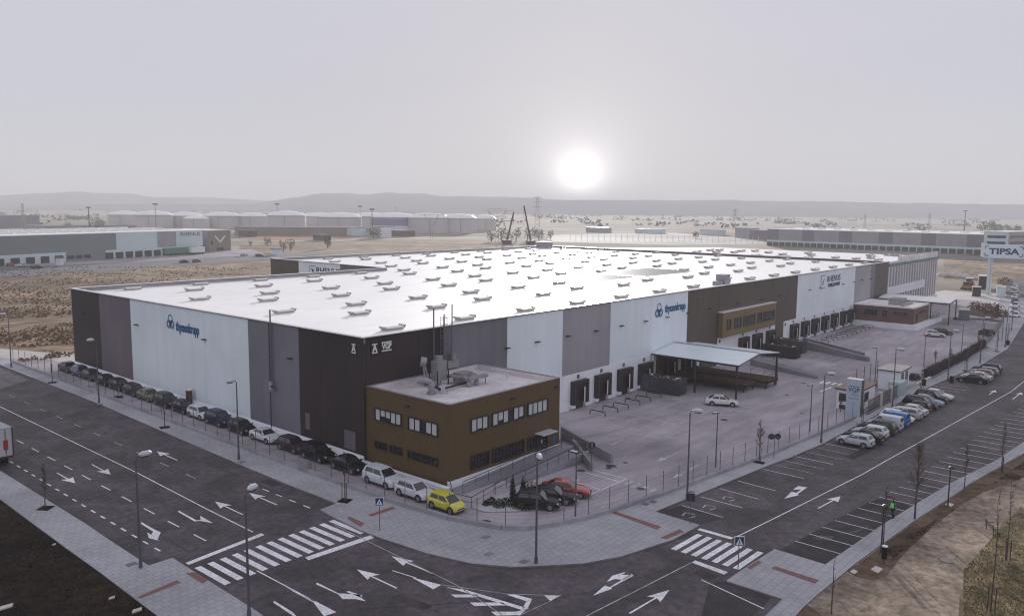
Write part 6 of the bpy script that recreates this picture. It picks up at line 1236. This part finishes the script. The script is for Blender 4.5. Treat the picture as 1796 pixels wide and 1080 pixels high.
# ------------------------------------------------------------------ distant trees and hills
def fartree(u, v, w_, h, label, n=420, conif=False, m=None):
    P = G(u, v, -.1); d = (P-CAM).length/FPX; w_, h = w_*d, h*d; t = thing('far_tree', label, 'tree', P, 0, None); MB().tube([(0, 0, 0), (0, 0, h*.6)], [h*.04, h*.015], 5).build('trunk', bark, t)
    rnd = random.Random(int(u)); k = MB(); cl = [(rnd.uniform(-.6, .6), rnd.uniform(-.6, .6), rnd.uniform(.35, .75), rnd.uniform(.25, .45)) for _ in range(7)]
    def sh(p):
        q = (p.x/(w_/2), p.y/(w_/2), p.z/h)
        return any((q[0]-c[0])**2+(q[1]-c[1])**2+((q[2]-c[2])*1.2)**2 < c[3]**2 for c in cl) if not conif else math.hypot(q[0], q[1]) < 1-q[2]
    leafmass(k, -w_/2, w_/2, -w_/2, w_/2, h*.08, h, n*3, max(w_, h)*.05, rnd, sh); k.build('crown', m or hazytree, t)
for i, (u, v, w_, h) in enumerate(((172, 405, 26, 20), (120, 403, 16, 12), (905, 424, 26, 26), (925, 424, 28, 24), (880, 424, 22, 26), (862, 424, 22, 20), (945, 423, 22, 22), (965, 420, 16, 18), (655, 418, 30, 20), (497, 441, 16, 22), (510, 440, 16, 20), (575, 436, 14, 22), (1220, 418, 22, 14), (1735, 411, 46, 20), (1775, 410, 30, 14), (440, 432, 10, 10), (470, 432, 14, 16))):
    fartree(u, v, w_, h, ['bushy bare tree before the leftmost tank', 'low dark tree on the left skyline', 'dark evergreen at the foot of the left crane', 'dark evergreen between the two cranes', 'dark evergreen left of the left crane', 'leftmost evergreen of the crane group', 'evergreen right of the taller crane', 'small evergreen farthest right of the crane group', 'tree clump below the blue banded tank', 'bare tree in the field behind the roof, nearest the road', 'second bare tree in the field behind the roof', 'bare tree in mid field behind the roof', 'lone tree in front of the right hills', 'wide hazy tree behind the white office block', 'hazy tree at the far right of the white office block', 'small shrub tree near the V building', 'bare tree right of the V building'][i])
rnd = random.Random(4); k = MB()
for i in range(900):
    u = rnd.uniform(-60, 1860); D = rnd.uniform(1150, 3300); 
    if noise.noise(Vector((u*.012, D*.004, 3))) < .05: continue
    P = far(u, D); s = rnd.uniform(3, 8)
    for j in range(7): c = P+Vector((rnd.uniform(-1, 1)*s*2, rnd.uniform(-1, 1)*s*2, rnd.uniform(.1, 1)*s*.8)); a = Vector((rnd.gauss(0, 1), rnd.gauss(0, 1), rnd.gauss(0, .6))).normalized()*s*.5; b = a.cross(Vector((0, 0, 1))).normalized()*s*.4+Vector((0, 0, s*.3)); k.poly([c-a, c+b, c+a, c-b])
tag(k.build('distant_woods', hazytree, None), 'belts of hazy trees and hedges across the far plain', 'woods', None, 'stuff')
def hills(name, prof, D, depth, rough=.06):
    us = [u for u in range(-500, 2300, 14)]; k = MB(); rows = []
    def pv(u):
        for (a, va), (b, vb) in zip(prof[:-1], prof[1:]):
            if a <= u <= b: tt = (u-a)/(b-a); return va+(vb-va)*(3*tt*tt-2*tt**3)
        return prof[0][1] if u < prof[0][0] else prof[-1][1]
    for j in range(9):
        f = j/8; row_ = []
        for u in us:
            P = azim(u, 365, D+depth*(f-.5)*1.0); top = azim(u, pv(u), D).z; n = noise.fractal(Vector((u*.02, f*4, D*.01)), 1, 2, 4)
            z = -1.2+(top+1.2)*math.sin(min(1, f*1.25)*math.pi/2)**1.3*(1+rough*n) if f < .8 else (top)*(1-(f-.8)*1.5)
            row_.append(k.v((P.x, P.y, z)))
        rows.append(row_)
    for a, b in zip(rows[:-1], rows[1:]):
        for i in range(len(us)-1): k.f([a[i], a[i+1], b[i+1], b[i]])
    o = k.build(name, hillm, None, True); o['kind'] = 'structure'; return o
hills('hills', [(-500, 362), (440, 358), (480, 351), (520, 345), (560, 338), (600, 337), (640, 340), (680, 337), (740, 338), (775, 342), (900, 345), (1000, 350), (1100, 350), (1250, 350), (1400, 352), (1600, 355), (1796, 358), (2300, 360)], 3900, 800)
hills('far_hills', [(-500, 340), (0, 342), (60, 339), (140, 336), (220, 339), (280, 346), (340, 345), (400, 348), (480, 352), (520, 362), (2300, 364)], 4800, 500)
# ------------------------------------------------------------------ haze: one closed box of even air
hz = MB().box(-320, 9800, -4500, 9800, -3, 128).build('haze', []if False else mat('haze_air', (1, 1, 1))); hz['kind'] = 'stuff'
hm = MATS['haze_air']; ht = hm.node_tree; ht.nodes.clear(); hov = ht.nodes.new('ShaderNodeOutputMaterial'); pv_ = ht.nodes.new('ShaderNodeVolumePrincipled')
pv_.inputs['Color'].default_value = (.74, .745, .77, 1); pv_.inputs['Density'].default_value = .00032; pv_.inputs['Anisotropy'].default_value = 0
ht.links.new(pv_.outputs[0], hov.inputs['Volume'])
hz['label'] = 'thin pale haze over the plain'; hz['category'] = 'haze'
